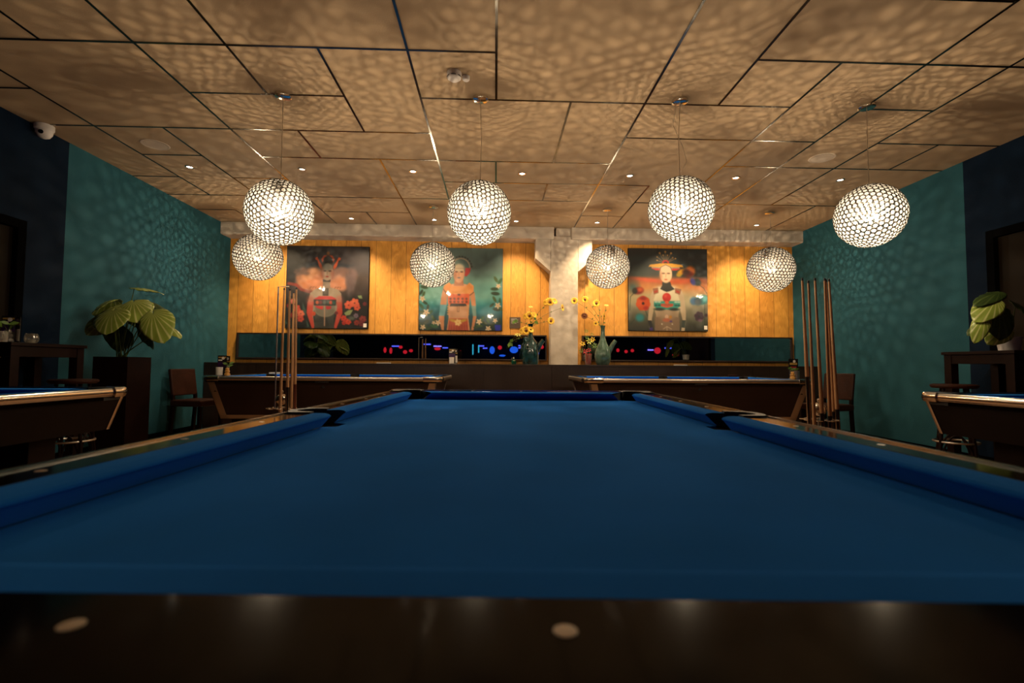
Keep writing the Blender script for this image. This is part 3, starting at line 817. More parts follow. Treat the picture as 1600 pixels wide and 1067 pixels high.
PEND = [(-1.690, 3.86, 1.176, 0.250, LAMP_W, 'glowing glass disc globe, leftmost of the four front pendants'),
        (-0.135, 3.83, 1.190, 0.247, LAMP_W, 'glowing glass disc globe, second from left in the front row, over the main table'),
        (1.452, 3.79, 1.236, 0.250, LAMP_W, 'glowing glass disc globe, second from right in the front row'),
        (2.985, 3.80, 1.212, 0.247, LAMP_W, 'glowing glass disc globe near the right teal wall'),
        (-3.105, 6.50, 1.385, 0.300, LAMP_W_BACK, 'glowing glass disc globe partly hidden, leftmost of the rear row'),
        (-0.842, 6.55, 1.325, 0.296, LAMP_W_BACK, 'glowing glass disc globe in front of the turquoise picture'),
        (1.502, 6.55, 1.330, 0.290, LAMP_W_BACK, 'glowing glass disc globe just right of the concrete column'),
        (3.740, 6.55, 1.322, 0.302, LAMP_W_BACK, 'glowing glass disc globe at the right end of the timber wall')]
for i, (x, y, z, r, pw, lb) in enumerate(PEND):
    pendant(x, y, z + H, r, pw, lb, i + 1)
for ch in list(PROTO.children): bpy.data.objects.remove(ch)
bpy.data.objects.remove(PROTO)

# ------------------------------------------------------------------ ceiling fittings
def downlight(x, y, pw, dim, label):
    t = thing('ceiling_downlight', label, 'downlight', (x, y, ZC - 0.0015), 0, 'recessed ceiling downlights')
    m = MB(); m.lathe([(0.030, -0.001), (0.033, -0.006), (0.041, -0.006), (0.045, 0.0), (0.030, 0.0005)], 24, caps=False)
    m.build('trim_ring', M['chrome'], t, smooth=True)
    m = MB(); m.lathe([(0.001, -0.002), (0.029, -0.002)], 20, caps=False)
    m.build('lens', M['spot_dim'] if dim else M['spot_glow'], t)
    ld = bpy.data.lights.new('downlight_beam', 'SPOT')
    ld.energy = pw
    ld.color = (1.0, 0.74, 0.44)
    ld.spot_size = R(84 if y < 7 else 94)
    ld.spot_blend = 1.0
    ld.shadow_soft_size = 0.025
    lo = bpy.data.objects.new('downlight_beam', ld)
    C.objects.link(lo)
    lo.parent = t
    lo.location = (0, 0, -0.02)
    if y > 7: lo.rotation_euler = (R(15), 0, 0)
ordn = ['leftmost', 'second from left', 'third from left', 'middle', 'third from right', 'second from right', 'rightmost']
for k in range(7):
    downlight(-3.32 + 1.2 * k, 5.36, SPOT_W_MID, k == 1, 'small round downlight, %s of the front downlight row' % ordn[k])
    downlight(-3.31 + 1.2 * k, 7.17, SPOT_W, False, 'small round downlight, %s of the row close to the beam' % ordn[k])
def speaker(x, y, lb):
    t = thing('ceiling_speaker', lb, 'speaker', (x, y, ZC - 0.001))
    m = MB(); m.lathe([(0.098, 0), (0.106, -0.004), (0.118, -0.004), (0.122, 0)], 36, caps=False)
    m.build('bezel', M['offwhite'], t, smooth=True)
    m = MB(); m.lathe([(0.001, -0.0035), (0.099, -0.0035)], 36, caps=False)
    m.build('grille', M['offwhite'], t)
speaker(-3.32, 4.82, 'round flush ceiling speaker on the left, above the planter')
speaker(3.29, 4.80, 'round flush ceiling speaker on the right, beside the front pendant')
t = thing('smoke_detector', 'white smoke detector on the ceiling ahead of the second pendant', 'smoke detector', (-0.315, 3.50, ZC - 0.001))
m = MB(); m.lathe([(0.001, 0), (0.052, 0), (0.052, -0.02), (0.044, -0.024), (0.052, -0.03), (0.050, -0.042), (0.030, -0.058), (0.001, -0.060)], 32, caps=False)
m.build('housing', M['white'], t, smooth=True)
m = MB()
for k in range(6):
    a = 2 * PI * k / 6 + 0.5
    m.tube([(0.0505 * math.cos(a + q), 0.0505 * math.sin(a + q), -0.037) for q in (-0.35, -0.12, 0.12, 0.35)], 0.003, 6)
m.build('sensor_slot', M['black'], t)
t = thing('indicator_lamp', 'small round white indicator lamp beside the smoke detector', 'indicator lamp', (-0.232, 3.545, ZC - 0.001))
m = MB(); m.lathe([(0.001, 0), (0.027, 0), (0.027, -0.022), (0.021, -0.03), (0.001, -0.032)], 24, caps=False)
m.build('housing', M['white'], t, smooth=True)
t = thing('security_camera', 'white dome security camera high on the left navy wall', 'security camera', (XL + 0.05, 4.47, ZC - 0.03))
m = MB(); m.lathe([(0.001, 0.028), (0.072, 0.028), (0.072, -0.012), (0.064, -0.02)], 28, caps=False)
m.build('mount', M['white'], t, smooth=True)
m = MB(); m.lathe([(0.064, -0.02), (0.060, -0.048), (0.042, -0.078), (0.020, -0.09), (0.001, -0.093)], 28, caps=False)
m.build('dome', M['white'], t, smooth=True)
m = MB(); m.sphere((0.02, -0.055, -0.05), 0.018)
m.build('lens', M['black'], t, smooth=True)
for o in (t,): o.location.x = XL + 0.075

# ------------------------------------------------------------------ pool tables
HW, HL = 0.56, 1.12
ZBED, ZR = 0.757, 0.797
CD = 0.056      # cushion depth
DS, DE = 0.124, 0.152   # rail width at the sides and ends
def arc(cx, cy, r, a0, a1, n):
    return [(cx + r * math.cos(R(a0 + (a1 - a0) * i / n)), cy + r * math.sin(R(a0 + (a1 - a0) * i / n))) for i in range(n + 1)]
def cushion(parent, p, along, out, L, s0, s1):
    """p nose start, along/out unit vectors, L nose length, s0/s1 how far the back runs on at each end"""
    prof = [(CD, ZR), (0.020, ZR + 0.0005), (0.006, ZR - 0.002), (0.001, ZR - 0.005), (0.0, ZR - 0.008), (0.006, ZR - 0.012), (0.032, ZBED + 0.0005), (CD, ZBED + 0.0005)]
    vs = []
    for e, s in ((0, s0), (1, s1)):
        for d, z in prof:
            f = (d / CD)
            ff = 1 - (1 - f) ** 2
            sft = s * (0.35 * f + 0.65 * ff)
            t = (-sft) if e == 0 else (L + sft)
            vs.append((p[0] + along[0] * t + out[0] * d, p[1] + along[1] * t + out[1] * d, z))
    n = len(prof)
    fs = [tuple(range(n)), tuple(range(n, 2 * n))[::-1]] + [(i, i + n, (i + 1) % n + n, (i + 1) % n) for i in range(n)]
    m = MB(); m.add(vs, fs); m.mi = [1, 1] + [0] * n
    o = m.build('cushion', [M['cloth'], M['pocket']], parent)
    me = o.data
    bmm = bmesh.new(); bmm.from_mesh(me); bmesh.ops.recalc_face_normals(bmm, faces=bmm.faces); bmm.to_mesh(me); bmm.free()
    return o
def perim(hx, hy, r, n=8):
    pts = []
    for cx, cy, a in ((hx - r, hy - r, 0), (-hx + r, hy - r, 90), (-hx + r, -hy + r, 180), (hx - r, -hy + r, 270)):
        for i in range(n + 1):
            t = R(a + 90 * i / n)
            pts.append((cx + r * math.cos(t), cy + r * math.sin(t), math.cos(t), math.sin(t)))
    return pts
def sweep(m, P, prof, closed=True):
    n, k = len(P), len(prof)
    vs = [(x + nx * d, y + ny * d, z) for x, y, nx, ny in P for d, z in prof]
    fs = []
    for i in range(n if closed else n - 1):
        j = (i + 1) % n
        for q in range(k): fs.append((i * k + q, j * k + q, j * k + (q + 1) % k, i * k + (q + 1) % k))
    if not closed:
        fs += [tuple(range(k))[::-1], tuple((n - 1) * k + q for q in range(k))]
    m.add(vs, fs)
def pool_table(label, x, y, rz, style, sights=False):
    t = thing('pool_table', label, 'pool table', (x, y, 0), rz, None)
    # bed
    c = 0.035
    bx, by = HW + 0.03, HL + 0.03
    out = [(bx, by - c - .03), (bx - c - .03, by), (-bx + c + .03, by), (-bx, by - c - .03), (-bx, 0.05), (-HW + 0.01, 0.035), (-HW + 0.01, -0.035), (-bx, -0.05), (-bx, -by + c + .03), (-bx + c + .03, -by), (bx - c - .03, -by), (bx, -by + c + .03), (bx, -0.05), (HW - 0.01, -0.035), (HW - 0.01, 0.035), (bx, 0.05)]
    MB().prism(out, ZBED - 0.03, ZBED).build('playing_surface', M['cloth'], t)
    co, so, s0, s1 = 0.085, 0.062, 0.058, 0.016
    for sx in (-1, 1):
        for a, b in ((-1, 0), (0, 1)):
            y0 = -HL + co if a == -1 else so
            y1 = -so if a == -1 else HL - co
            cushion(t, (sx * HW, y0), (0, 1), (sx, 0), y1 - y0, s0 if a == -1 else s1, s1 if a == -1 else s0)
    for sy in (-1, 1):
        cushion(t, (-HW + co, sy * HL), (1, 0), (0, sy), 2 * HW - 2 * co, s0, s0)
    # rails
    def rail(x0, x1, y0, y1): MB().box(x0, x1, y0, y1, ZBED - 0.02, ZR + 0.0005).build('rail', M['rail'], t, bevel=0.0015)
    for sx in (-1, 1):
        for sy in (-1, 1):
            xa, xb = sorted((sx * (HW + CD + 0.0005), sx * (HW + DS)))
            ya, yb = sorted((sy * 0.075, sy * (HL - 0.02)))
            rail(xa, xb, ya, yb)
    for sy in (-1, 1):
        ya, yb = sorted((sy * (HL + CD + 0.0005), sy * (HL + DE)))
        rail(-HW + 0.02, HW - 0.02, ya, yb)
    # pockets
    for sx in (-1, 1):
        for sy in (-1, 1):
            P = [(HW - 0.019, HL + CD + .0005), (HW - 0.019, HL + DE - .001)] + arc(HW + DS - 0.071, HL + DE - 0.071, 0.07, 90, 0, 8) + [(HW + DS - .001, HL - 0.019), (HW + CD + .0005, HL - 0.019)] + arc(HW + 0.032, HL + 0.032, 0.056, -60, 150, 14)
            P = [(sx * px, sy * py) for px, py in P]
            m = MB(); m.prism(P, ZBED - 0.02, ZR + 0.005)
            pk = m.build('pocket', M['pocket'], t)
            cxx, cyy = sx * (HW + 0.03), sy * (HL + 0.03)
            m = MB(); m.lathe([(0.001, 0), (0.052, 0), (0.055, 0.09)], 20, (cxx, cyy, ZBED - 0.125), caps=False)
            m.build('pocket_cup', M['pocket'], pk)
        P = [(HW + CD + .0005, -0.074)] + [(HW + DS - .001, -0.074)] + [(HW + DS - .001 + (0.02 if style == 'near' else 0.006) * math.cos(R(q)), 0.055 * math.sin(R(q))) for q in range(-80, 81, 20)] + [(HW + DS - .001, 0.074), (HW + CD + .0005, 0.074)] + arc(HW + 0.068, 0, 0.052, 105, -105, 14)
        P = [(sx * px, py) for px, py in P]
        m = MB(); m.prism(P, ZBED - 0.02, ZR + 0.005)
        pk = m.build('pocket', M['pocket'], t)
        m = MB(); m.lathe([(0.001, 0), (0.038, 0), (0.040, 0.055)], 20, (sx * (HW + 0.055), 0, ZBED - 0.082), caps=False)
        m.build('pocket_cup', M['pocket'], pk)
    # outer edge
    prof = [(0, ZR + 0.004), (0.006, ZR + 0.004), (0.013, ZR), (0.017, ZR - 0.010), (0.018, ZR - 0.024), (0.014, ZR - 0.036), (0.006, ZR - 0.042), (0, ZR - 0.042)]
    m = MB(); sweep(m, perim(HW + DS + 0.0005, HL + DE + 0.0005, 0.072), prof)
    m.build('metal_edge', M['chrome'] if style == 'near' else M['steel'], t, smooth=True)
    prof2 = [(0.001, ZR + 0.0085), (0.012, ZR + 0.0085), (0.020, ZR + 0.003), (0.024, ZR - 0.010), (0.025, ZR - 0.026), (0.018, ZR - 0.044), (0.001, ZR - 0.046)]
    PP = perim(HW + DS + 0.0005, HL + DE + 0.0005, 0.072)
    for q in range(4):
        arcp = PP[q * 9:(q + 1) * 9]
        a, b = arcp[0], arcp[-1]
        ext = 0.11 if style != 'near' else 0.05
        ta, tb = (a[3], -a[2]), (-b[3], b[2])
        P = [(a[0] + ta[0] * ext, a[1] + ta[1] * ext, a[2], a[3])] + arcp + [(b[0] + tb[0] * ext, b[1] + tb[1] * ext, b[2], b[3])]
        m = MB(); sweep(m, P, prof2, closed=False)
        if style != 'near':
            top = [(p[0], p[1]) for p in P] + [(p[0] - p[2] * 0.03, p[1] - p[3] * 0.03) for p in P[::-1]]
            m.prism(top, ZR + 0.0052, ZR + 0.0085)
        m.build('corner_cap', M['chrome'], t, smooth=True)
    # cabinet
    if style == 'near': zt, zb, it, ib = ZR - 0.045, 0.575, 0.118, 0.078
    else: zt, zb, it, ib = ZR - 0.045, 0.335, 0.105, 0.0
    ax, ay, bx2, by2 = HW + it, HL + it, HW + ib, HL + ib
    vs = [(-ax, -ay, zt), (ax, -ay, zt), (ax, ay, zt), (-ax, ay, zt), (-bx2, -by2, zb), (bx2, -by2, zb), (bx2, by2, zb), (-bx2, by2, zb)]
    m = MB(); m.add(vs, [(0, 1, 2, 3), (4, 7, 6, 5), (0, 4, 5, 1), (1, 5, 6, 2), (2, 6, 7, 3), (3, 7, 4, 0)])
    m.build('apron', M['mahogany'] if style != 'near' else M['black_panel'], t)
    wd = 0.020 if style == 'near' else 0.075
    cm = M['chrome'] if style == 'near' else M['steel']
    for sx in (-1, 1):
        for sy in (-1, 1):
            m = MB()
            e = 0.004
            T = (sx * (ax + e), sy * (ay + e)); Bq = (sx * (bx2 + e), sy * (by2 + e))
            for (ux, uy) in ((-sx, 0), (0, -sy)):
                ws = wd * (1.0 if ux == 0 else 1.25)
                oo = (0, sy) if ux != 0 else (sx, 0)
                P0 = [(T[0], T[1], zt), (T[0] + ux * ws, T[1] + uy * ws, zt), (Bq[0] + ux * ws, Bq[1] + uy * ws, zb), (Bq[0], Bq[1], zb)]
                P1 = [(p[0] - oo[0] * 0.008, p[1] - oo[1] * 0.008, p[2]) for p in P0]
                m.add(P0 + P1, [(0, 1, 2, 3), (7, 6, 5, 4), (0, 4, 5, 1), (1, 5, 6, 2), (2, 6, 7, 3), (3, 7, 4, 0)])
            m.build('corner_trim', cm, t)
    if style != 'near':
        m = MB(); hb = 0.042
        f = (zt - zb - hb) / (zt - zb)
        cx, cyy = ax + (bx2 - ax) * f, ay + (by2 - ay) * f
        e = 0.004
        for s in (-1, 1):
            m.add([(-bx2, s * (by2 + e), zb), (bx2, s * (by2 + e), zb), (cx, s * (cyy + e), zb + hb), (-cx, s * (cyy + e), zb + hb),
                   (-bx2, s * (by2 - e), zb), (bx2, s * (by2 - e), zb), (cx, s * (cyy - e), zb + hb), (-cx, s * (cyy - e), zb + hb)], [(0, 1, 2, 3), (7, 6, 5, 4), (0, 4, 5, 1), (2, 6, 7, 3), (1, 5, 6, 2), (3, 7, 4, 0)])
            m.add([(s * (bx2 + e), -by2, zb), (s * (bx2 + e), by2, zb), (s * (cx + e), cyy, zb + hb), (s * (cx + e), -cyy, zb + hb),
                   (s * (bx2 - e), -by2, zb), (s * (bx2 - e), by2, zb), (s * (cx - e), cyy, zb + hb), (s * (cx - e), -cyy, zb + hb)], [(0, 1, 2, 3), (7, 6, 5, 4), (0, 4, 5, 1), (2, 6, 7, 3), (1, 5, 6, 2), (3, 7, 4, 0)])
        m.build('bottom_trim', M['steel'], t)
        m = MB(); m.lathe([(0.001, 0), (0.012, 0), (0.012, 0.006), (0.001, 0.008)], 14)
        m.xf(Matrix.Translation((HW + 0.09, -0.9, 0.66)) @ Matrix.Rotation(R(90), 4, 'Y'))
        m.build('cabinet_lock', M['chrome'], t, smooth=True)
    lz = zb
    for sx in (-1, 1):
        for sy in (-1, 1):
            lw = 0.075
            xx, yy = sx * (HW - 0.13), sy * (HL - 0.16)
            MB().box(xx - lw, xx + lw, yy - lw, yy + lw, 0.0, lz).build('leg', M['dark_wood'], t, bevel=0.004)
    if sights:
        d = HL + 0.0535 + 0.035
        first = None
        pos = [(sx * (HW + 0.088), sy * HL * f) for sx in (-1, 1) for sy in (-1, 1) for f in (.25, .5, .75)] + [(HW * f * 0.955, sy * (HL + 0.095)) for sy in (-1, 1) for f in (-.5, 0, .5)]
        sm = MB(); sm.lathe([(0.0065, 0), (0.0065, 0.0006), (0.001, 0.0008)], 20)
        for q, (px, py) in enumerate(pos):
            o = sm.build('sight', M['sight'], t, loc=(px, py, ZR + 0.0004)) if q == 0 else None
            if o: first = o
            else:
                o = first.copy(); C.objects.link(o); o.parent = t; o.location = (px, py, ZR + 0.0004)
    return t
TR = R(-2.46)
main = pool_table('large blue cloth pool table filling the foreground', 0.091, 1.485, TR, 'near', True)
pool_table('dark pool table at the left edge in front of the planter', -2.755, 1.60, 0, 'near')
pool_table('dark pool table at the right edge in front of the high table', 3.13, 1.50, 0, 'near')
pool_table('blue cloth pool table standing lengthwise at the back left', -1.87, 6.10, R(90), 'far')
pool_table('blue cloth pool table standing lengthwise at the back right', 2.27, 6.06, R(90), 'far')

# ------------------------------------------------------------------ cue stands and cues
def cue_stand(x, y, label, tall=False):
    t = thing('cue_stand', label, 'cue stand', (x, y, 0))
    m = MB(); m.lathe([(0.001, 0), (0.15, 0), (0.15, 0.012), (0.03, 0.03), (0.012, 0.04), (0.001, 0.04)], 32, caps=False)
    m.build('base', M['black'], t, smooth=True)
    m = MB(); m.tube([(0, 0, 0.03), (0, 0, 0.58)], 0.011, 12); m.build('pole', M['steel'], t, smooth=True)
    m = MB()
    for k in range(8):
        a = 2 * PI * k / 8 + 0.2
        cx, cy2 = 0.092 * math.cos(a), 0.092 * math.sin(a)
        m.tube([(cx + 0.022 * math.cos(b), cy2 + 0.022 * math.sin(b), 0.585) for b in [a + PI + R(50) + (2 * PI - R(100)) * i / 12 for i in range(13)]], 0.0035, 6)
        m.tube([(0.012 * math.cos(a), 0.012 * math.sin(a), 0.585), (0.07 * math.cos(a), 0.07 * math.sin(a), 0.585)], 0.0035, 6)
    m.build('cue_clip', M['chrome'], t, smooth=True)
    m = MB(); m.lathe([(0.001, 0), (0.125, 0), (0.125, 0.015), (0.001, 0.015)], 32, (0, 0, 0.12), caps=False)
    m.build('butt_plate', M['black'], t, smooth=True)
    m = MB(); m.sphere((0, 0, 0.655), 0.045, 20, 12); m.build('ball', M['chrome'], t, smooth=True)
    m = MB(); m.sphere((0, 0, 0.715), 0.013, 12, 8); m.lathe([(0.006, 0), (0.006, 0.02)], 10, (0, 0, 0.69)); m.build('finial', M['chrome'], t, smooth=True)
    if tall:
        m = MB(); m.tube([(-0.055, 0.005, 0.585), (-0.055, 0.005, 1.56), (0.03, 0.005, 1.56)], 0.006, 8)
        m.build('carrying_handle', M['steel'], t, smooth=True)
    return t
def cue(x, y, zt, tx, ty, label, butt, group, blen=0.42):
    """x,y at clip height, zt tip height, tx,ty offset of the tip"""
    z0 = 0.136
    L = zt - z0
    t = thing('pool_cue', label, 'cue', (x, y, z0), 0, group)
    t.rotation_euler = (-math.atan2(ty, L), math.atan2(tx, L), 0)
    m = MB(); m.tube([(0, 0, blen), (0, 0, L - 0.012)], 0.0125, 12, 0.0066); m.build('shaft', M['cue_wood'], t, smooth=True)
    m = MB(); m.lathe([(0.001, 0), (0.013, 0), (0.0145, 0.01), (0.0128, blen)], 12, caps=False); m.build('butt', butt, t, smooth=True)
    m = MB()
    for k in range(4):
        a = PI / 2 * k
        m.add([(0.0148 * math.cos(a - .5), 0.0148 * math.sin(a - .5), 0.12), (0.0148 * math.cos(a + .5), 0.0148 * math.sin(a + .5), 0.12), (0.0135 * math.cos(a), 0.0135 * math.sin(a), blen)], [(0, 1, 2)])
    m.build('inlay', M['cue_wood'], t)
    m = MB(); m.lathe([(0.0068, 0), (0.0068, 0.012), (0.0062, 0.018), (0.001, 0.020)], 12, (0, 0, L - 0.012)); m.build('tip', M['cue_tip'], t, smooth=True)
SL = (-1.70, 4.02)
SR = (2.20, 3.30)
cue_stand(SL[0], SL[1], 'chrome cue stand holding cues in front of the back left table', True)
cue_stand(SR[0], SR[1], 'chrome cue stand holding six cues beside the back right table')
def cues(S_, L, zclip):
    for pxt, pyt, pxb, dy, lb, b, g, bl in L:
        y = S_[1] + dy
        xb, xt = (pxb - 774) / 772 * y, (pxt - 774) / 772 * y
        zt = H + (570.4 + (pxt - 800) * 0.0069 - pyt) / 772 * y
        cue(xb, y, zt, xt - xb, 0, lb, b, g, bl)
gl, gr_ = 'cues in the left stand', 'cues in the right stand'
cues(SL, [(446.5, 452, 445, -0.05, 'wooden cue nearest the left side of the left stand', M['cue_black'], gl, 0.42),
          (455, 453, 456, -0.09, 'wooden cue with long black butt in the left stand', M['cue_black'], gl, 0.62),
          (461, 457, 463, 0.06, 'wooden cue with slightly lower tip in the left stand', M['cue_black'], gl, 0.40),
          (465, 451, 468, -0.02, 'rightmost cue with dark red butt in the left stand', M['cue_red'], gl, 0.64)], 0.585)
cues(SR, [(1266, 432, 1276, -0.04, 'leftmost cue with black butt in the right stand', M['cue_black'], gr_, 0.74),
          (1276, 436, 1283, -0.10, 'thick pale cue with wooden butt, second from left in the right stand', M['cue_red'], gr_, 0.16),
          (1287, 432, 1297, -0.07, 'wooden cue, third from left in the right stand', M['cue_black'], gr_, 0.50),
          (1303, 432, 1308, -0.06, 'wooden cue, third from right in the right stand', M['cue_black'], gr_, 0.48),
          (1305, 434, 1316, 0.05, 'wooden cue, second from right in the right stand', M['cue_black'], gr_, 0.50),
          (1310, 433, 1323, 0.0, 'rightmost cue in the right stand', M['cue_black'], gr_, 0.52)], 0.585)

# ------------------------------------------------------------------ planter, plants
def leaf_part(parent, L, W, pos, rot, m_, curl=0.25, name='leaf'):
    """heart leaf: length along +y from the stalk point, width across x, curling down"""
    nu, nv = 14, 12
    vs = []
    for i in range(nu + 1):
        u = i / nu
        yy = -0.18 + 1.18 * u
        # half width outline of a broad heart
        q = max(0.0, 1 - ((yy - 0.30) / 0.70) ** 2) if yy > 0.30 else max(0.0, 1 - ((0.30 - yy) / 0.485) ** 2.4)
        hw = 0.5 * (q ** 0.62) * (1 if yy < 0.3 else (1 - 0.12 * ((yy - 0.3) / 0.7)))
        hw = max(hw, 0.001)
        for j in range(nv + 1):
            v = -1 + 2 * j / nv
            x = v * hw
            y_ = yy
            if yy < 0.0 and abs(v) < 0.35: y_ = yy * abs(v) / 0.35     # notch at the stalk
            edge = 0.022 * math.sin(9 * u * PI + 2 * v) * abs(v) ** 2
            z = -curl * (x * x * 1.9 + (y_ - 0.1) ** 2 * 1.0) + 0.07 * abs(x) + edge
            a = math.atan2(x, y_ + 0.05)
            z += 0.010 * math.sin(a * 20) * min(1, math.hypot(x, y_) * 3)
            vs.append((x * W, y_ * L, z * L))
    fs = [(i * (nv + 1) + j, i * (nv + 1) + j + 1, (i + 1) * (nv + 1) + j + 1, (i + 1) * (nv + 1) + j) for i in range(nu) for j in range(nv)]
    m = MB(); m.add(vs, fs)
    o = m.build(name, m_, parent, smooth=True)
    o.location = pos
    o.rotation_euler = rot
    sd = o.modifiers.new('thick', 'SOLIDIFY'); sd.thickness = 0.0015
    return o
def stalk(parent, a, b, r=0.006, sag=0.0):
    a, b = Vector(a), Vector(b)
    mid = (a + b) / 2 + Vector((0, 0, 0.05)) + (a - b) * 0.12
    pts = [a * (1 - t) ** 2 + mid * 2 * t * (1 - t) + b * t * t for t in [i / 8 for i in range(9)]]
    m = MB(); m.tube(pts, r, 6, r * 0.6)
    m.build('stalk', M['stem'], parent, smooth=True)

PX, PY = -3.74, 5.10
t = thing('floor_planter', 'tall square dark wooden planter box by the left teal wall', 'planter', (PX, PY, 0))
w2, hp = 0.165, H + 0.055
m = MB()
m.box(-w2, w2, -w2, -w2 + 0.02, 0.0, hp); m.box(-w2, w2, w2 - 0.02, w2, 0.0, hp)
m.box(-w2, -w2 + 0.02, -w2 + 0.02, w2 - 0.02, 0.0, hp); m.box(w2 - 0.02, w2, -w2 + 0.02, w2 - 0.02, 0.0, hp)
m.build('box', M['dark_wood'], t)
MB().box(-w2 + 0.021, w2 - 0.021, -w2 + 0.021, w2 - 0.021, hp - 0.06, hp - 0.03).build('soil', M['black'], t)
ZPL = hp - 0.03
pl = thing('foliage_plant', 'leafy plant with broad ribbed green leaves in the tall left planter', 'plant', (PX, PY, ZPL))
def at(px, py, y): return Vector(((px - 774) / 772 * y, y, H + (570.4 + (px - 800) * 0.0069 - py) / 772 * y))
def put_leaf(parent, base, px, py, y, L, W, facing, tipdir, m_, curl=0.3):
    """leaf whose stalk point projects to px,py; facing = normal, tipdir = towards the tip"""
    p = at(px, py, y) - base
    n = Vector(facing).normalized()
    d = Vector(tipdir); d = (d - n * d.dot(n)).normalized()
    xax = d.cross(n)
    rot = Matrix((xax, d, n)).transposed().to_euler()
    leaf_part(parent, L, W, p, rot, m_, curl)
    stalk(parent, (random.uniform(-.04, .04), random.uniform(-.04, .04), 0), p)
base = Vector((PX, PY, ZPL))
put_leaf(pl, base, 220, 452, 5.13, 0.247, 0.323, (0, -0.10, 1), (0.9, 0.5, -0.1), M['leaf'], 0.3)
put_leaf(pl, base, 190, 470, 4.98, 0.25, 0.26, (-0.25, -0.25, 1), (-1, 0.0, 0.1), M['leaf'], 0.55)
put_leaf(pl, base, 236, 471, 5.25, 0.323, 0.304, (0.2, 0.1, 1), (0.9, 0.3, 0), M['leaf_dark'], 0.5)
put_leaf(pl, base, 220, 474, 4.93, 0.266, 0.304, (0.15, -0.85, 0.9), (0.5, -0.55, -0.55), M['leaf'], 0.3)
put_leaf(pl, base, 190, 482, 4.88, 0.237, 0.257, (-0.1, -0.75, 1), (0.75, -0.6, -0.3), M['leaf'], 0.35)
put_leaf(pl, base, 190, 488, 4.81, 0.247, 0.342, (-0.1, -1, 0.75), (0.1, -0.5, -0.9), M['leaf'], 0.3)
put_leaf(pl, base, 250, 492, 4.85, 0.323, 0.304, (0.15, -1, 0.55), (0.5, -0.3, -0.8), M['leaf'], 0.25)
put_leaf(pl, base, 274, 512, 4.98, 0.180, 0.114, (0.2, -0.3, 1), (0.9, -0.3, -0.5), M['leaf'], 0.5)
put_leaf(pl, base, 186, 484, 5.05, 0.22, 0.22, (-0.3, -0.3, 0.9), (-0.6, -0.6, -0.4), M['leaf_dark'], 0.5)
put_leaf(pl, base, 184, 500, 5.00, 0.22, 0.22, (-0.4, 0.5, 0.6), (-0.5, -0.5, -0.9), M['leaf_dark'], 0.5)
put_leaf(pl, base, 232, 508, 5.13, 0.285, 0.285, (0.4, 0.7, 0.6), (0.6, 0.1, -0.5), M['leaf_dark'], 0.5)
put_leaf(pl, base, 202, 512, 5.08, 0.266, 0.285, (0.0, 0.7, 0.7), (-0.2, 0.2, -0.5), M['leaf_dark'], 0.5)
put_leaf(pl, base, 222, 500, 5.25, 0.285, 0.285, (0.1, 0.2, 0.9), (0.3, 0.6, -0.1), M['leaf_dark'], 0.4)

# ------------------------------------------------------------------ high tables, stools, chairs
def high_table(x0, x1, y0, y1, ht, label):
    t = thing('high_table', label, 'table', ((x0 + x1) / 2, (y0 + y1) / 2, 0))
    a, b = (x1 - x0) / 2, (y1 - y0) / 2
    MB().box(-a, a, -b, b, ht - 0.028, ht).build('tabletop', M['dark_wood'], t, bevel=0.003)
    m = MB(); i = 0.02
    m.box(-a + i, a - i, -b + i, -b + i + .02, ht - 0.11, ht - 0.029); m.box(-a + i, a - i, b - i - .02, b - i, ht - 0.11, ht - 0.029)
    m.box(-a + i, -a + i + .02, -b + i + .02, b - i - .02, ht - 0.11, ht - 0.029); m.box(a - i - .02, a - i, -b + i + .02, b - i - .02, ht - 0.11, ht - 0.029)
    m.build('apron', M['dark_wood'], t)
    for sx in (-1, 1):
        for sy in (-1, 1):
            xx, yy = sx * (a - 0.05), sy * (b - 0.05)
            MB().box(xx - .035, xx + .035, yy - .035, yy + .035, 0, ht - 0.029).build('leg', M['dark_wood'], t)
HT = H + 0.150
high_table(-4.12, -3.66, 3.86, 4.56, HT, 'dark wooden high table against the left navy wall')
high_table(4.20, 4.75, 3.86, 4.52, HT, 'dark wooden high table against the right wall by the glass door')
def bar_stool(x, y, rz, label):
    t = thing('bar_stool', label, 'stool', (x, y, 0), rz, None)
    hs = 0.80
    m = MB(); m.lathe([(0.001, hs - 0.035), (0.15, hs - 0.035), (0.165, hs - 0.02), (0.165, hs - 0.008), (0.15, hs), (0.001, hs - 0.004)], 28, caps=False)
    m.build('seat', M['leather'], t, smooth=True)
    for k in range(4):
        a = PI / 4 + PI / 2 * k
        m = MB(); m.tube([(0.11 * math.cos(a), 0.11 * math.sin(a), hs - 0.034), (0.13 * math.cos(a), 0.13 * math.sin(a), 0.5), (0.185 * math.cos(a), 0.185 * math.sin(a), 0.0)], 0.014, 8)
        m.build('leg', M['dark_wood'], t, smooth=True)
        a2 = a + PI / 2
        P0 = Vector((0.155 * math.cos(a), 0.155 * math.sin(a), 0.12)); P1 = Vector((0.155 * math.cos(a2), 0.155 * math.sin(a2), 0.12))
        pts = [P0.lerp(P1, s) + Vector((0, 0, 0.24 * math.sin(PI * s) ** 0.6)) for s in [i / 12 for i in range(13)]]
        m = MB(); m.tube(pts, 0.008, 8); m.build('bentwood_brace', M['dark_wood'], t, smooth=True)
    m = MB(); m.tube([(0.155 * math.cos(2 * PI * i / 24), 0.155 * math.sin(2 * PI * i / 24), 0.30) for i in range(25)], 0.008, 8)
    m.build('foot_ring', M['steel'], t, smooth=True)
bar_stool(-3.47, 4.20, 0.3, 'round seated dark bar stool at the left high table')
bar_stool(4.03, 4.22, 0.9, 'round seated dark bentwood stool at the right high table')
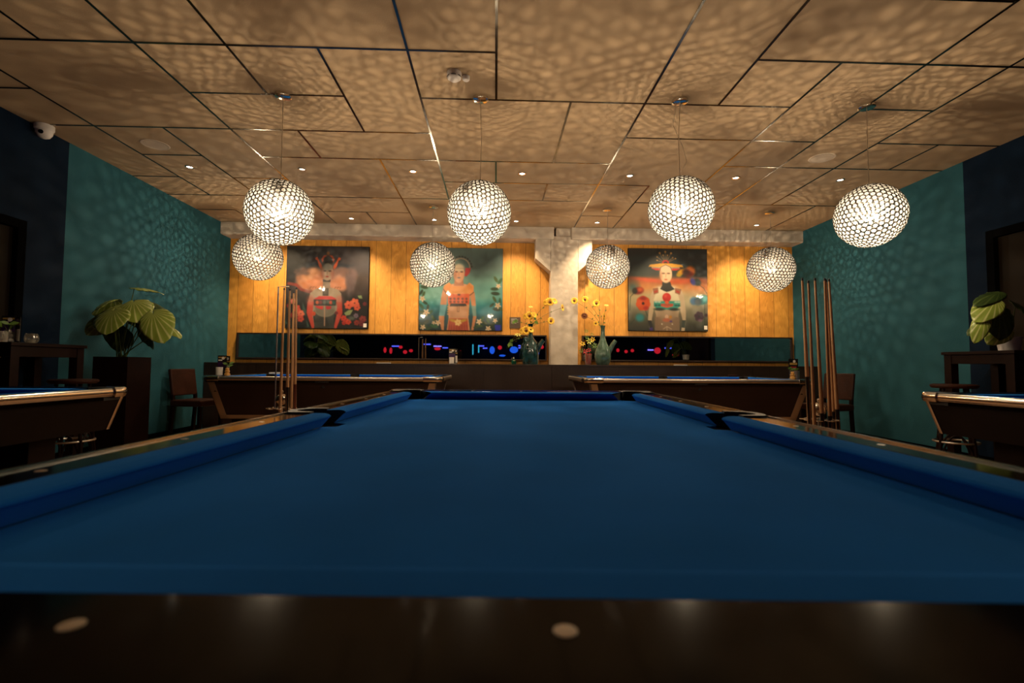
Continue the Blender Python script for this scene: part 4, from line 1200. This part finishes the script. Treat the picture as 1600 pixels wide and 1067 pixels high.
def chair(x, y, rz, label):
    t = thing('dining_chair', label, 'chair', (x, y, 0), rz)
    m = MB(); m.box(-0.21, 0.21, -0.21, 0.21, 0.40, 0.48); m.build('seat', M['leather'], t, bevel=0.018)
    m = MB(); m.prism_x([(0.175, 0.53), (0.215, 0.53), (0.265, 0.86), (0.225, 0.865)], -0.20, 0.20); m.build('backrest', M['leather'], t, bevel=0.012)
    for sx in (-1, 1):
        m = MB(); m.box(sx * 0.18 - .018, sx * 0.18 + .018, -0.20, -0.165, 0, 0.399); m.build('leg', M['dark_wood'], t)
        m = MB(); m.prism_x([(0.20, 0.0), (0.235, 0.0), (0.205, 0.40), (0.212, 0.55), (0.18, 0.55), (0.172, 0.40)], sx * 0.18 - .018, sx * 0.18 + .018); m.build('leg', M['dark_wood'], t)
chair(-3.78, 6.45, R(80), 'brown leather chair against the left teal wall beside the planter')
chair(4.20, 6.15, R(-72), 'brown leather chair behind the right cue stand')

# ------------------------------------------------------------------ things on the tables
def menu_holder(x, y, z, label, s=1.0, red=False, rz=0):
    t = thing('menu_holder', label, 'menu holder', (x, y, z), rz)
    t.scale = (s, s, s)
    MB().box(-0.05, 0.05, -0.03, 0.03, 0, 0.008).build('base', M['steel'], t)
    def card(dx, dy, wd, ht, mats, ang):
        c = MB().box(-wd / 2, wd / 2, -0.0015, 0.0015, 0.008, ht).build('card', M['print_black'], t)
        c.location = (dx, dy, 0); c.rotation_euler = (0, 0, ang)
        for (x0, x1, z0, z1, mm) in mats:
            MB().box(x0, x1, -0.0026, -0.0016, z0, z1).build('print_block', mm, c)
        m = MB(); m.lathe([(0.001, 0.0012), (0.016, 0.0012), (0.016, 0)], 16)
        m.xf(Matrix.Translation((0.01, -0.0017, ht - 0.03)) @ Matrix.Rotation(R(90), 4, 'X')); m.build('emblem', M['paper'], c)
    if red:
        card(0.0, 0.0, 0.115, 0.235, [(-0.05, 0.05, 0.115, 0.128, M['paper']), (-0.035, 0.035, 0.132, 0.146, M['print_red']), (-0.045, 0.045, 0.165, 0.19, M['print_gold']), (-0.05, 0.05, 0.02, 0.105, M['steel'])], 0.05)
    else:
        card(-0.012, -0.012, 0.095, 0.225, [(-0.044, 0.044, 0.10, 0.15, M['purple']), (-0.04, 0.0, 0.165, 0.18, M['paper']), (-0.03, 0.03, 0.115, 0.13, M['purple']), (-0.04, 0.04, 0.196, 0.21, M['print_gold'])], 0.1)
        card(0.028, 0.012, 0.085, 0.22, [(-0.03, 0.04, 0.15, 0.165, M['print_gold']), (-0.04, 0.04, 0.02, 0.12, M['paper'])], -0.35)
    m = MB(); m.lathe([(0.034, 0.008), (0.036, 0.095), (0.033, 0.096), (0.031, 0.012)], 20, (-0.012, -0.036 - 0.03, 0), caps=False); m.build('cutlery_cup', M['paper'] if not red else M['steel'], t, smooth=True)
    return t
def bud_vase(x, y, z, label, s=1.0, body='amber'):
    t = thing('bud_vase', label, 'vase', (x, y, z)); t.scale = (s, s, s)
    m = MB(); m.lathe([(0.001, 0), (0.026, 0), (0.030, 0.012), (0.026, 0.026), (0.016, 0.032), (0.024, 0.042), (0.024, 0.054), (0.014, 0.060), (0.019, 0.068), (0.016, 0.082), (0.010, 0.084)], 20, caps=False)
    m.build('body', M[body], t, smooth=True)
    rg = random.Random(int(abs(x) * 100))
    m = MB()
    for k in range(5):
        a = rg.uniform(0, 6.28)
        m.tube([(0, 0, 0.07), (0.02 * math.cos(a), 0.02 * math.sin(a), 0.11), (0.045 * math.cos(a), 0.045 * math.sin(a), 0.125)], 0.0015, 5)
    m.build('stems', M['stem'], t)
    m = MB()
    for k in range(7):
        a = rg.uniform(0, 6.28); r = rg.uniform(0.02, 0.05); z0 = rg.uniform(0.10, 0.135)
        p = Vector((r * math.cos(a), r * math.sin(a), z0)); q = Vector((0.03 * math.cos(a + 1), 0.03 * math.sin(a + 1), 0.008)); s_ = Vector((0, 0, 0.016))
        m.add([p - q, p + s_, p + q, p - s_ * .5], [(0, 1, 2, 3)])
    m.build('leaves', M['small_leaf'], t)
    return t
menu_holder(-3.035, 5.64, ZR + 0.0035, 'upright menu cards at the far left corner of the back left table')
bud_vase(-2.965, 5.585, ZR + 0.0035, 'tiny amber bud vase with green sprig on the back left table', 1.05)
menu_holder(3.455, 5.62, ZR + 0.0035, 'upright menu cards with red band on the back right table', 1.0, True)
bud_vase(3.37, 5.50, ZR + 0.0035, 'tiny amber bud vase with green sprig on the back right table', 1.05)
menu_holder(-0.62, 7.27, ZL, 'upright menu cards on the long cabinet below the turquoise picture', 1.0)
menu_holder(-3.98, 4.19, HT, 'upright menu cards on the left high table', 1.0, False, 0.1)
bud_vase(-3.90, 4.08, HT, 'small clear bud vase with green leaf on the left high table', 1.25, 'jar_glass')
t = thing('glass_jar', 'round ribbed glass candle jar on the left high table', 'candle jar', (-3.86, 4.24, HT))
m = MB(); m.lathe([(0.001, 0.001), (0.030, 0.001), (0.044, 0.02), (0.048, 0.045), (0.044, 0.07), (0.036, 0.085), (0.033, 0.085), (0.041, 0.068), (0.045, 0.045), (0.041, 0.022), (0.028, 0.006), (0.001, 0.006)], 24, caps=False)
m.build('glass', M['jar_glass'], t, smooth=True)
m = MB(); m.lathe([(0.001, 0.007), (0.024, 0.007), (0.026, 0.035), (0.001, 0.036)], 20, caps=False); m.build('candle', M['paper'], t, smooth=True)
# things on the cabinet
def card_flat(x, z, y, lb, w=0.1):
    tag(MB().box(-w / 2, w / 2, -0.04, 0.04, 0, 0.012).build('paper_pad', M['paper'], loc=(x, y, z), bevel=0.001), lb, 'paper pad')
card_flat(-1.62, ZL, 7.25, 'flat white pad lying on the long cabinet left of the menu cards', 0.19)
card_flat(2.75, ZL, 7.25, 'flat white pad lying on the long cabinet under the poppy picture', 0.18)
t = thing('chalk_box', 'white block with red chalk on the far rail of the back left table', 'chalk box', (-2.93, 6.715, ZR + 0.0033))
MB().box(-0.08, 0.06, -0.025, 0.025, 0, 0.022).build('tray', M['paper'], t, bevel=0.002)
MB().box(0.064, 0.19, -0.02, 0.02, 0, 0.016).build('block', M['leather'], t, bevel=0.002)
t = thing('chalk_box', 'brown chalk block on the far rail of the back right table', 'chalk box', (3.25, 6.675, ZR + 0.0033))
MB().box(-0.06, 0.06, -0.025, 0.025, 0, 0.026).build('tray', M['leather'], t, bevel=0.002)

def ledge(px): return (px - 774) / 772
VY = 7.30
def ceramic_vase(px, label, mname, H1, seed, eyes):
    x = ledge(px) * VY
    t = thing('ceramic_vase', label, 'vase', (x, VY, ZL))
    m = MB(); m.lathe([(0.001, 0), (0.085, 0), (0.112, 0.05), (0.124, 0.12), (0.118, 0.19), (0.090, 0.27), (0.060, 0.33), (0.040, 0.40)] [:(8 if not eyes else 0)] + ([(0.001, 0), (0.11, 0), (0.122, 0.05), (0.122, 0.15), (0.112, 0.25), (0.095, 0.33), (0.055, 0.38), (0.038, 0.42)] if eyes else []) + [ (0.032, 0.47), (0.030, H1 - 0.05), (0.040, H1), (0.034, H1), (0.024, H1 - 0.05), (0.024, 0.45)], 28, caps=False)
    m.build('body', M[mname], t, smooth=True)
    m = MB(); m.tube([(0.075, 0, 0.16), (0.115, -0.01, 0.24), (0.15, -0.015, 0.31), (0.19, -0.015, 0.36)], 0.040, 12, 0.030)
    m.build('spout', M[mname], t, smooth=True)
    if eyes:
        m = MB()
        for ex, ez in ((-0.05, 0.25), (0.015, 0.24)):
            m.tube([(ex + 0.024 * math.cos(a), -0.113 + abs(ex + 0.018) * 0.2, ez + 0.024 * math.sin(a)) for a in [2 * PI * i / 16 for i in range(17)]], 0.005, 6)
        m.build('ring_handle', M['green_glaze'], t, smooth=True)
        m = MB(); m.tube([(-0.05, -0.02, 0.27), (-0.075, -0.02, 0.34), (-0.08, -0.02, 0.40)], 0.042, 12, 0.034); m.build('spout', M[mname], t, smooth=True)
    return t
def bloom(parent, c, r, face, petalm, eye=True, n=13):
    f = Vector(face).normalized()
    a = f.orthogonal().normalized(); b = f.cross(a)
    m = MB()
    for k in range(n):
        th = 2 * PI * k / n
        d = a * math.cos(th) + b * math.sin(th); s_ = -a * math.sin(th) + b * math.cos(th)
        p0, p1, p2, p3, p4 = c + d * r * .22 - s_ * r * .07, c + d * r * .65 - s_ * r * .17 + f * r * .12, c + d * r, c + d * r * .65 + s_ * r * .17 + f * r * .12, c + d * r * .22 + s_ * r * .07
        m.add([p0, p1, p2, p3, p4], [(0, 1, 2, 3, 4)])
    o = m.build('bloom', petalm, parent)
    if eye:
        m = MB(); m.lathe([(0.001, r * .2), (r * .2, r * .15), (r * .32, 0.0), (0.001, -r * .05)], 12, caps=False)
        m.xf(Matrix.Translation(c) @ f.to_track_quat('Z', 'Y').to_matrix().to_4x4()); m.build('flower_eye', M['flower_eye'], o, smooth=True)
def flower_stem(label, root, y, px, py, r, kind, face=(0.1, -1, 0.25), via=None, seed=1):
    base = Vector(root)
    t = thing('cut_flower', label, 'flower', base)
    r = r * 1.25
    e = at(px, py, y) - base
    pts = [Vector((0, 0, 0))]
    mid = Vector((e.x * 0.3, e.y * 0.5, e.z * 0.62)) if via is None else at(via[0], via[1], y) - base
    pts = [mid * 2 * s * (1 - s) + e * s * s for s in [i / 10 for i in range(11)]]
    m = MB(); m.tube(pts, 0.0028, 5, 0.002); m.build('stem', M['stem'], t, smooth=True)
    rg = random.Random(seed)
    if kind == 'yellow': bloom(t, e, r, face, M['petal'])
    elif kind == 'double':
        bloom(t, e, r, face, M['petal'], True); bloom(t, e + Vector((r * .9, 0, r * .15)), r * .8, (0.5, -1, 0.5), M['petal'], False); bloom(t, e + Vector((-r * .7, 0.01, -r * .1)), r * .7, (-0.6, -1, 0), M['petal'], False)
    elif kind == 'side': bloom(t, e, r, (0.9, -0.5, 0.1), M['petal'])
    elif kind == 'brown': bloom(t, e, r, face, M['flower_eye'], True, 15)
    elif kind == 'bud': bloom(t, e, r, (0, -0.6, 1), M['lime_petal'], False, 7)
    elif kind == 'leaf':
        m = MB()
        for k in range(3):
            a = rg.uniform(-2.5, 2.5)
            d = Vector((math.cos(a), -0.2, math.sin(a))) * r; s_ = Vector((-math.sin(a), -0.1, math.cos(a))) * r * .35
            m.add([e, e + d * .5 - s_, e + d, e + d * .5 + s_], [(0, 1, 2, 3)])
        m.build('leaf', M['small_leaf'], t)
    # a pair of small leaves on the stem
    m = MB()
    for q in (4, 7):
        p = pts[q]; a = rg.uniform(-1, 1)
        d = Vector((math.cos(a), -0.1, math.sin(a) * .6)) * 0.035; s_ = Vector((0, 0, 0.012))
        m.add([p, p + d * .5 - s_, p + d, p + d * .5 + s_], [(0, 1, 2, 3)])
    m.build('stem_leaf', M['small_leaf'], t)
ceramic_vase(829, 'dark teal glazed vase with side spouts on the cabinet left of the column', 'teal_glaze', 0.60, 1, True)
ceramic_vase(943, 'pale green glazed vase with side spout on the cabinet right of the column', 'green_glaze', 0.585, 2, False)
rt = at(835, 508, VY); rt2 = at(941, 508, VY)
rt.x = ledge(829) * VY; rt2.x = ledge(943) * VY
rt.z = ZL + 0.56; rt2.z = ZL + 0.55
fl = [(859, 471, 0.062, 'double', 'yellow flower cluster highest in the dark teal vase, near the column'), (879, 480, 0.050, 'side', 'yellow flower seen from the side in front of the column'),
      (861, 501, 0.052, 'yellow', 'yellow flower low beside the left edge of the column'), (827, 493, 0.060, 'double', 'orange yellow flower cluster left of the dark vase neck'),
      (829, 479, 0.030, 'bud', 'small yellow bud above the dark teal vase'), (822, 516, 0.062, 'double', 'large yellow flowers hanging over the mouth of the dark teal vase'),
      (809, 523, 0.045, 'bud', 'pale lime flower drooping left of the dark teal vase'), (796, 535, 0.060, 'leaf', 'green leafy sprig drooping furthest left of the dark teal vase'),
      (838, 500, 0.05, 'leaf', 'short leafy sprig standing in the dark vase neck'), (803, 500, 0.05, 'leaf', 'leafy sprig in front of the art plaque')]
for i, (px, py, r, k, lb) in enumerate(fl):
    flower_stem(lb, rt, VY - 0.06 - 0.01 * (i % 3), px, py, r, k, (0.15, -1, 0.2), None, i)
fr_ = [(898, 469, 0.050, 'yellow', 'yellow flower before the right edge of the column'), (915, 467, 0.050, 'yellow', 'yellow flower with dark eye, topmost in the pale green vase'),
       (933, 473, 0.052, 'yellow', 'yellow flower with orange eye above the pale green vase neck'), (949, 476, 0.032, 'bud', 'small yellow bud, rightmost above the pale green vase'),
       (914, 493, 0.045, 'brown', 'dark brown seed head flower left of the pale green vase'), (945, 493, 0.05, 'side', 'yellow flower turned sideways over the pale green vase mouth'),
       (932, 505, 0.034, 'yellow', 'small orange flower low at the pale green vase neck')]
for i, (px, py, r, k, lb) in enumerate(fr_):
    flower_stem(lb, rt2, VY - 0.06 - 0.01 * (i % 3), px, py, r, k, (-0.1, -1, 0.15), None, i + 20)
# small mixed bouquet behind the pale vase
xb = ledge(920) * 7.40
t = thing('flower_glass', 'small red and blue striped glass of mixed flowers beside the pale green vase', 'flower glass', (xb, 7.40, ZL))
m = MB(); m.lathe([(0.001, 0), (0.045, 0), (0.055, 0.16), (0.050, 0.16), (0.041, 0.006)], 18, caps=False); m.build('glass', M['jar_glass'], t, smooth=True)
m = MB()
for k in range(6):
    a = k * PI / 3
    m.tube([(0.03 * math.cos(a), 0.03 * math.sin(a), 0.01), (0.043 * math.cos(a), 0.043 * math.sin(a), 0.17)], 0.006, 6)
m.build('stems', M['red_petal'], t)
bb = Vector((xb, 7.40, ZL))
for px, py, r, mm in ((911, 537, .045, 'petal'), (922, 533, .055, 'lime_petal'), (927, 530, .045, 'petal'), (918, 527, .035, 'small_leaf'), (930, 540, .05, 'small_leaf'), (915, 549, .045, 'red_petal'), (921, 547, .040, 'red_petal'), (909, 548, .04, 'small_leaf'), (917, 517, .035, 'small_leaf'), (926, 522, .03, 'small_leaf')):
    bloom(t, at(px, py, 7.36) - bb, r, (0, -1, 0.3), M[mm], False, 6)
t = thing('green_bottle', 'tiny round green glass bottle on the cabinet left of the dark vase', 'bottle', (ledge(803) * VY, VY, ZL))
m = MB(); m.lathe([(0.001, 0), (0.034, 0), (0.042, 0.025), (0.038, 0.05), (0.014, 0.066), (0.012, 0.085), (0.001, 0.085)], 20, caps=False); m.build('body', M['green_glass'], t, smooth=True)
m = MB(); m.lathe([(0.001, 0.086), (0.010, 0.086), (0.006, 0.105), (0.001, 0.11)], 14, caps=False); m.build('stopper', M['steel'], t, smooth=True)

# right plant on the high table
RPX, RPY = 4.42, 4.10
t = thing('plant_pot', 'white pot of the leafy plant on the right high table', 'pot', (RPX, RPY, HT))
m = MB(); m.lathe([(0.001, 0), (0.07, 0), (0.085, 0.12), (0.078, 0.12), (0.066, 0.01)], 24, caps=False); m.build('body', M['white'], t, smooth=True)
MB().lathe([(0.001, 0.09), (0.076, 0.095)], 20, caps=False).build('soil', M['black'], t)
pr = thing('foliage_plant', 'green leafy plant with white veined leaf on the right high table', 'plant', (RPX, RPY, HT + 0.095))
b2 = Vector((RPX, RPY, HT + 0.095))
put_leaf(pr, b2, 1592, 452, 4.0, 0.26, 0.16, (-0.2, -0.5, 1), (-1, -0.2, -0.25), M['leaf_dark'], 0.3)
put_leaf(pr, b2, 1585, 466, 3.95, 0.24, 0.20, (-0.5, -0.9, 0.8), (-0.9, -0.2, -0.6), M['leaf'], 0.3)
put_leaf(pr, b2, 1566, 494, 3.95, 0.22, 0.13, (-0.6, -1, 0.3), (-0.4, 0, -1), M['leaf'], 0.25)
put_leaf(pr, b2, 1590, 480, 4.0, 0.26, 0.24, (-0.2, -1, 0.4), (-0.1, -0.1, -1), M['leaf_dark'], 0.3)
put_leaf(pr, b2, 1600, 510, 4.0, 0.20, 0.18, (-0.3, -0.8, 0.6), (-0.8, -0.3, -0.4), M['leaf'], 0.3)
put_leaf(pr, b2, 1620, 470, 4.0, 0.26, 0.22, (0.3, -0.6, 0.7), (0.8, -0.2, -0.3), M['leaf_dark'], 0.3)
put_leaf(pr, b2, 1580, 500, 4.1, 0.20, 0.2, (-0.5, -0.3, 0.7), (-0.7, 0.5, -0.6), M['leaf_dark'], 0.3)

# ------------------------------------------------------------------ the far side of the room, seen in the mirrors
def mir(px, py, yo=YF + 0.30):
    d = (YB - 0.045) * 2 - yo
    return Vector(((px - 774) / 772 * d, yo, H + (570.4 + (px - 800) * 0.0069 - py) / 772 * d)), d / 772
def tube_light(px, py, lpx, m_, vert=False, lb=''):
    p, s = mir(px, py)
    l = lpx * s / 2
    t = thing('neon_tube', lb, 'neon light', p)
    m = MB(); m.tube([(-l, 0, 0), (l, 0, 0)] if not vert else [(0, 0, -l), (0, 0, l)], 0.022, 8); m.build('tube', m_, t, smooth=True)
    MB().box(-0.03, 0.03, 0.0 - 0.14, -0.021, -0.02, 0.02).build('bracket', M['black'], t)
def ball_light(px, py, rpx, m_, lb, sz=1):
    p, s = mir(px, py, YF + 0.42)
    r = rpx * s
    t = thing('glow_lamp', lb, 'coloured lamp', p)
    m = MB(); m.sphere((0, 0, 0), r, 18, 12, sz); m.build('globe', m_, t, smooth=True)
    m = MB(); m.tube([(0, 0, r * sz), (0, 0, ZC - p.z)], 0.006, 6); m.build('cord', M['black'], t)
S_ = 'seen in the mirror strip'
n_ = 0
for px, py, l, mm, v, lb in ((619, 541, 11, 'neon_blue', False, 'short blue neon tube at the far left of the room behind'), (668, 538, 11, 'neon_blue', False, 'higher blue neon tube on the wall behind the camera'),
                             (684, 541, 12, 'neon_violet', False, 'blue neon tube above a red lamp'), (696, 543.5, 8, 'neon_blue', False, 'small blue neon tube beside the red lamp'),
                             (739, 546, 16, 'neon_cyan', True, 'upright cyan neon tube'), (748, 545, 12, 'neon_cyan', True, 'second upright cyan neon tube'), (752, 540.5, 9, 'neon_blue', False, 'blue neon tube joined to the cyan tube'),
                             (758, 544, 7, 'neon_blue', False, 'lowest short blue neon tube near the cyan tubes'), (815, 540, 10, 'neon_blue', False, 'blue neon tube, upper of a pair'), (815, 543.5, 10, 'neon_blue', False, 'blue neon tube, lower of a pair'),
                             (1019, 546.5, 9, 'neon_violet', False, 'blue neon tube left of the red globe'), (1047, 543.5, 11, 'neon_blue', False, 'blue neon tube right of the red globe'), (1085, 542.5, 6, 'neon_blue', False, 'short blue neon tube near the right door')):
    tube_light(px, py, l, M[mm], v, lb)
for px, py, r, mm, sz, lb in ((603, 547, 2.2, 'glow_red', 2, 'tall red glowing lamp furthest left behind the camera'), (612, 548, 2.2, 'glow_red', 2.2, 'second tall red glowing lamp'), (627, 542.5, 3, 'glow_red', .8, 'red globe hung higher on the left'), (634, 550, 3.2, 'glow_red', .9, 'red globe hung low on the left'),
                              (643, 548, 3, 'glow_red', .8, 'dim red globe beside the low one'), (684, 545, 5, 'glow_red', .45, 'flat red shade under a blue tube'), (769, 547, 4, 'glow_blue', 1.5, 'tall blue glowing lamp'), (781, 543, 3.2, 'glow_red', 1, 'red globe between blue lamps'),
                              (785, 555.5, 5, 'glow_blue', .3, 'wide low blue lamp'), (803, 546.5, 6.5, 'glow_blue', .8, 'large blue bowl lamp'), (847, 542, 2.8, 'glow_red', 1.1, 'red globe near the column reflection'), (840, 551.5, 2.6, 'glow_blue', 1.1, 'blue lamp near the column reflection'),
                              (720, 551, 1.2, 'glow_red', 3, 'thin upright red lamp'), (967, 547, 2.4, 'glow_red', 1.2, 'small red globe behind the pale vase'), (980, 549, 2.6, 'glow_red', 1, 'second small red globe'), (990, 547.5, 2.6, 'glow_red', 1, 'third small red globe'),
                              (1030, 547.5, 5, 'glow_red', 1, 'big red globe between two blue tubes'), (1059, 554, 5, 'glow_red', .6, 'flat red lamp on the right')):
    ball_light(px, py, r, M[mm], lb, sz)
# bar with a violet light strip behind the camera
t = thing('bar_counter', 'long dark bar counter at the far front of the room', 'bar', (0.3, YF + 0.9, 0))
MB().box(-3.4, 3.4, -0.25, 0.25, 0, 0.90).build('body', M['dark_wood'], t)
MB().box(-3.5, 3.5, -0.30, 0.30, 0.901, 0.94).build('countertop', M['rail'], t)
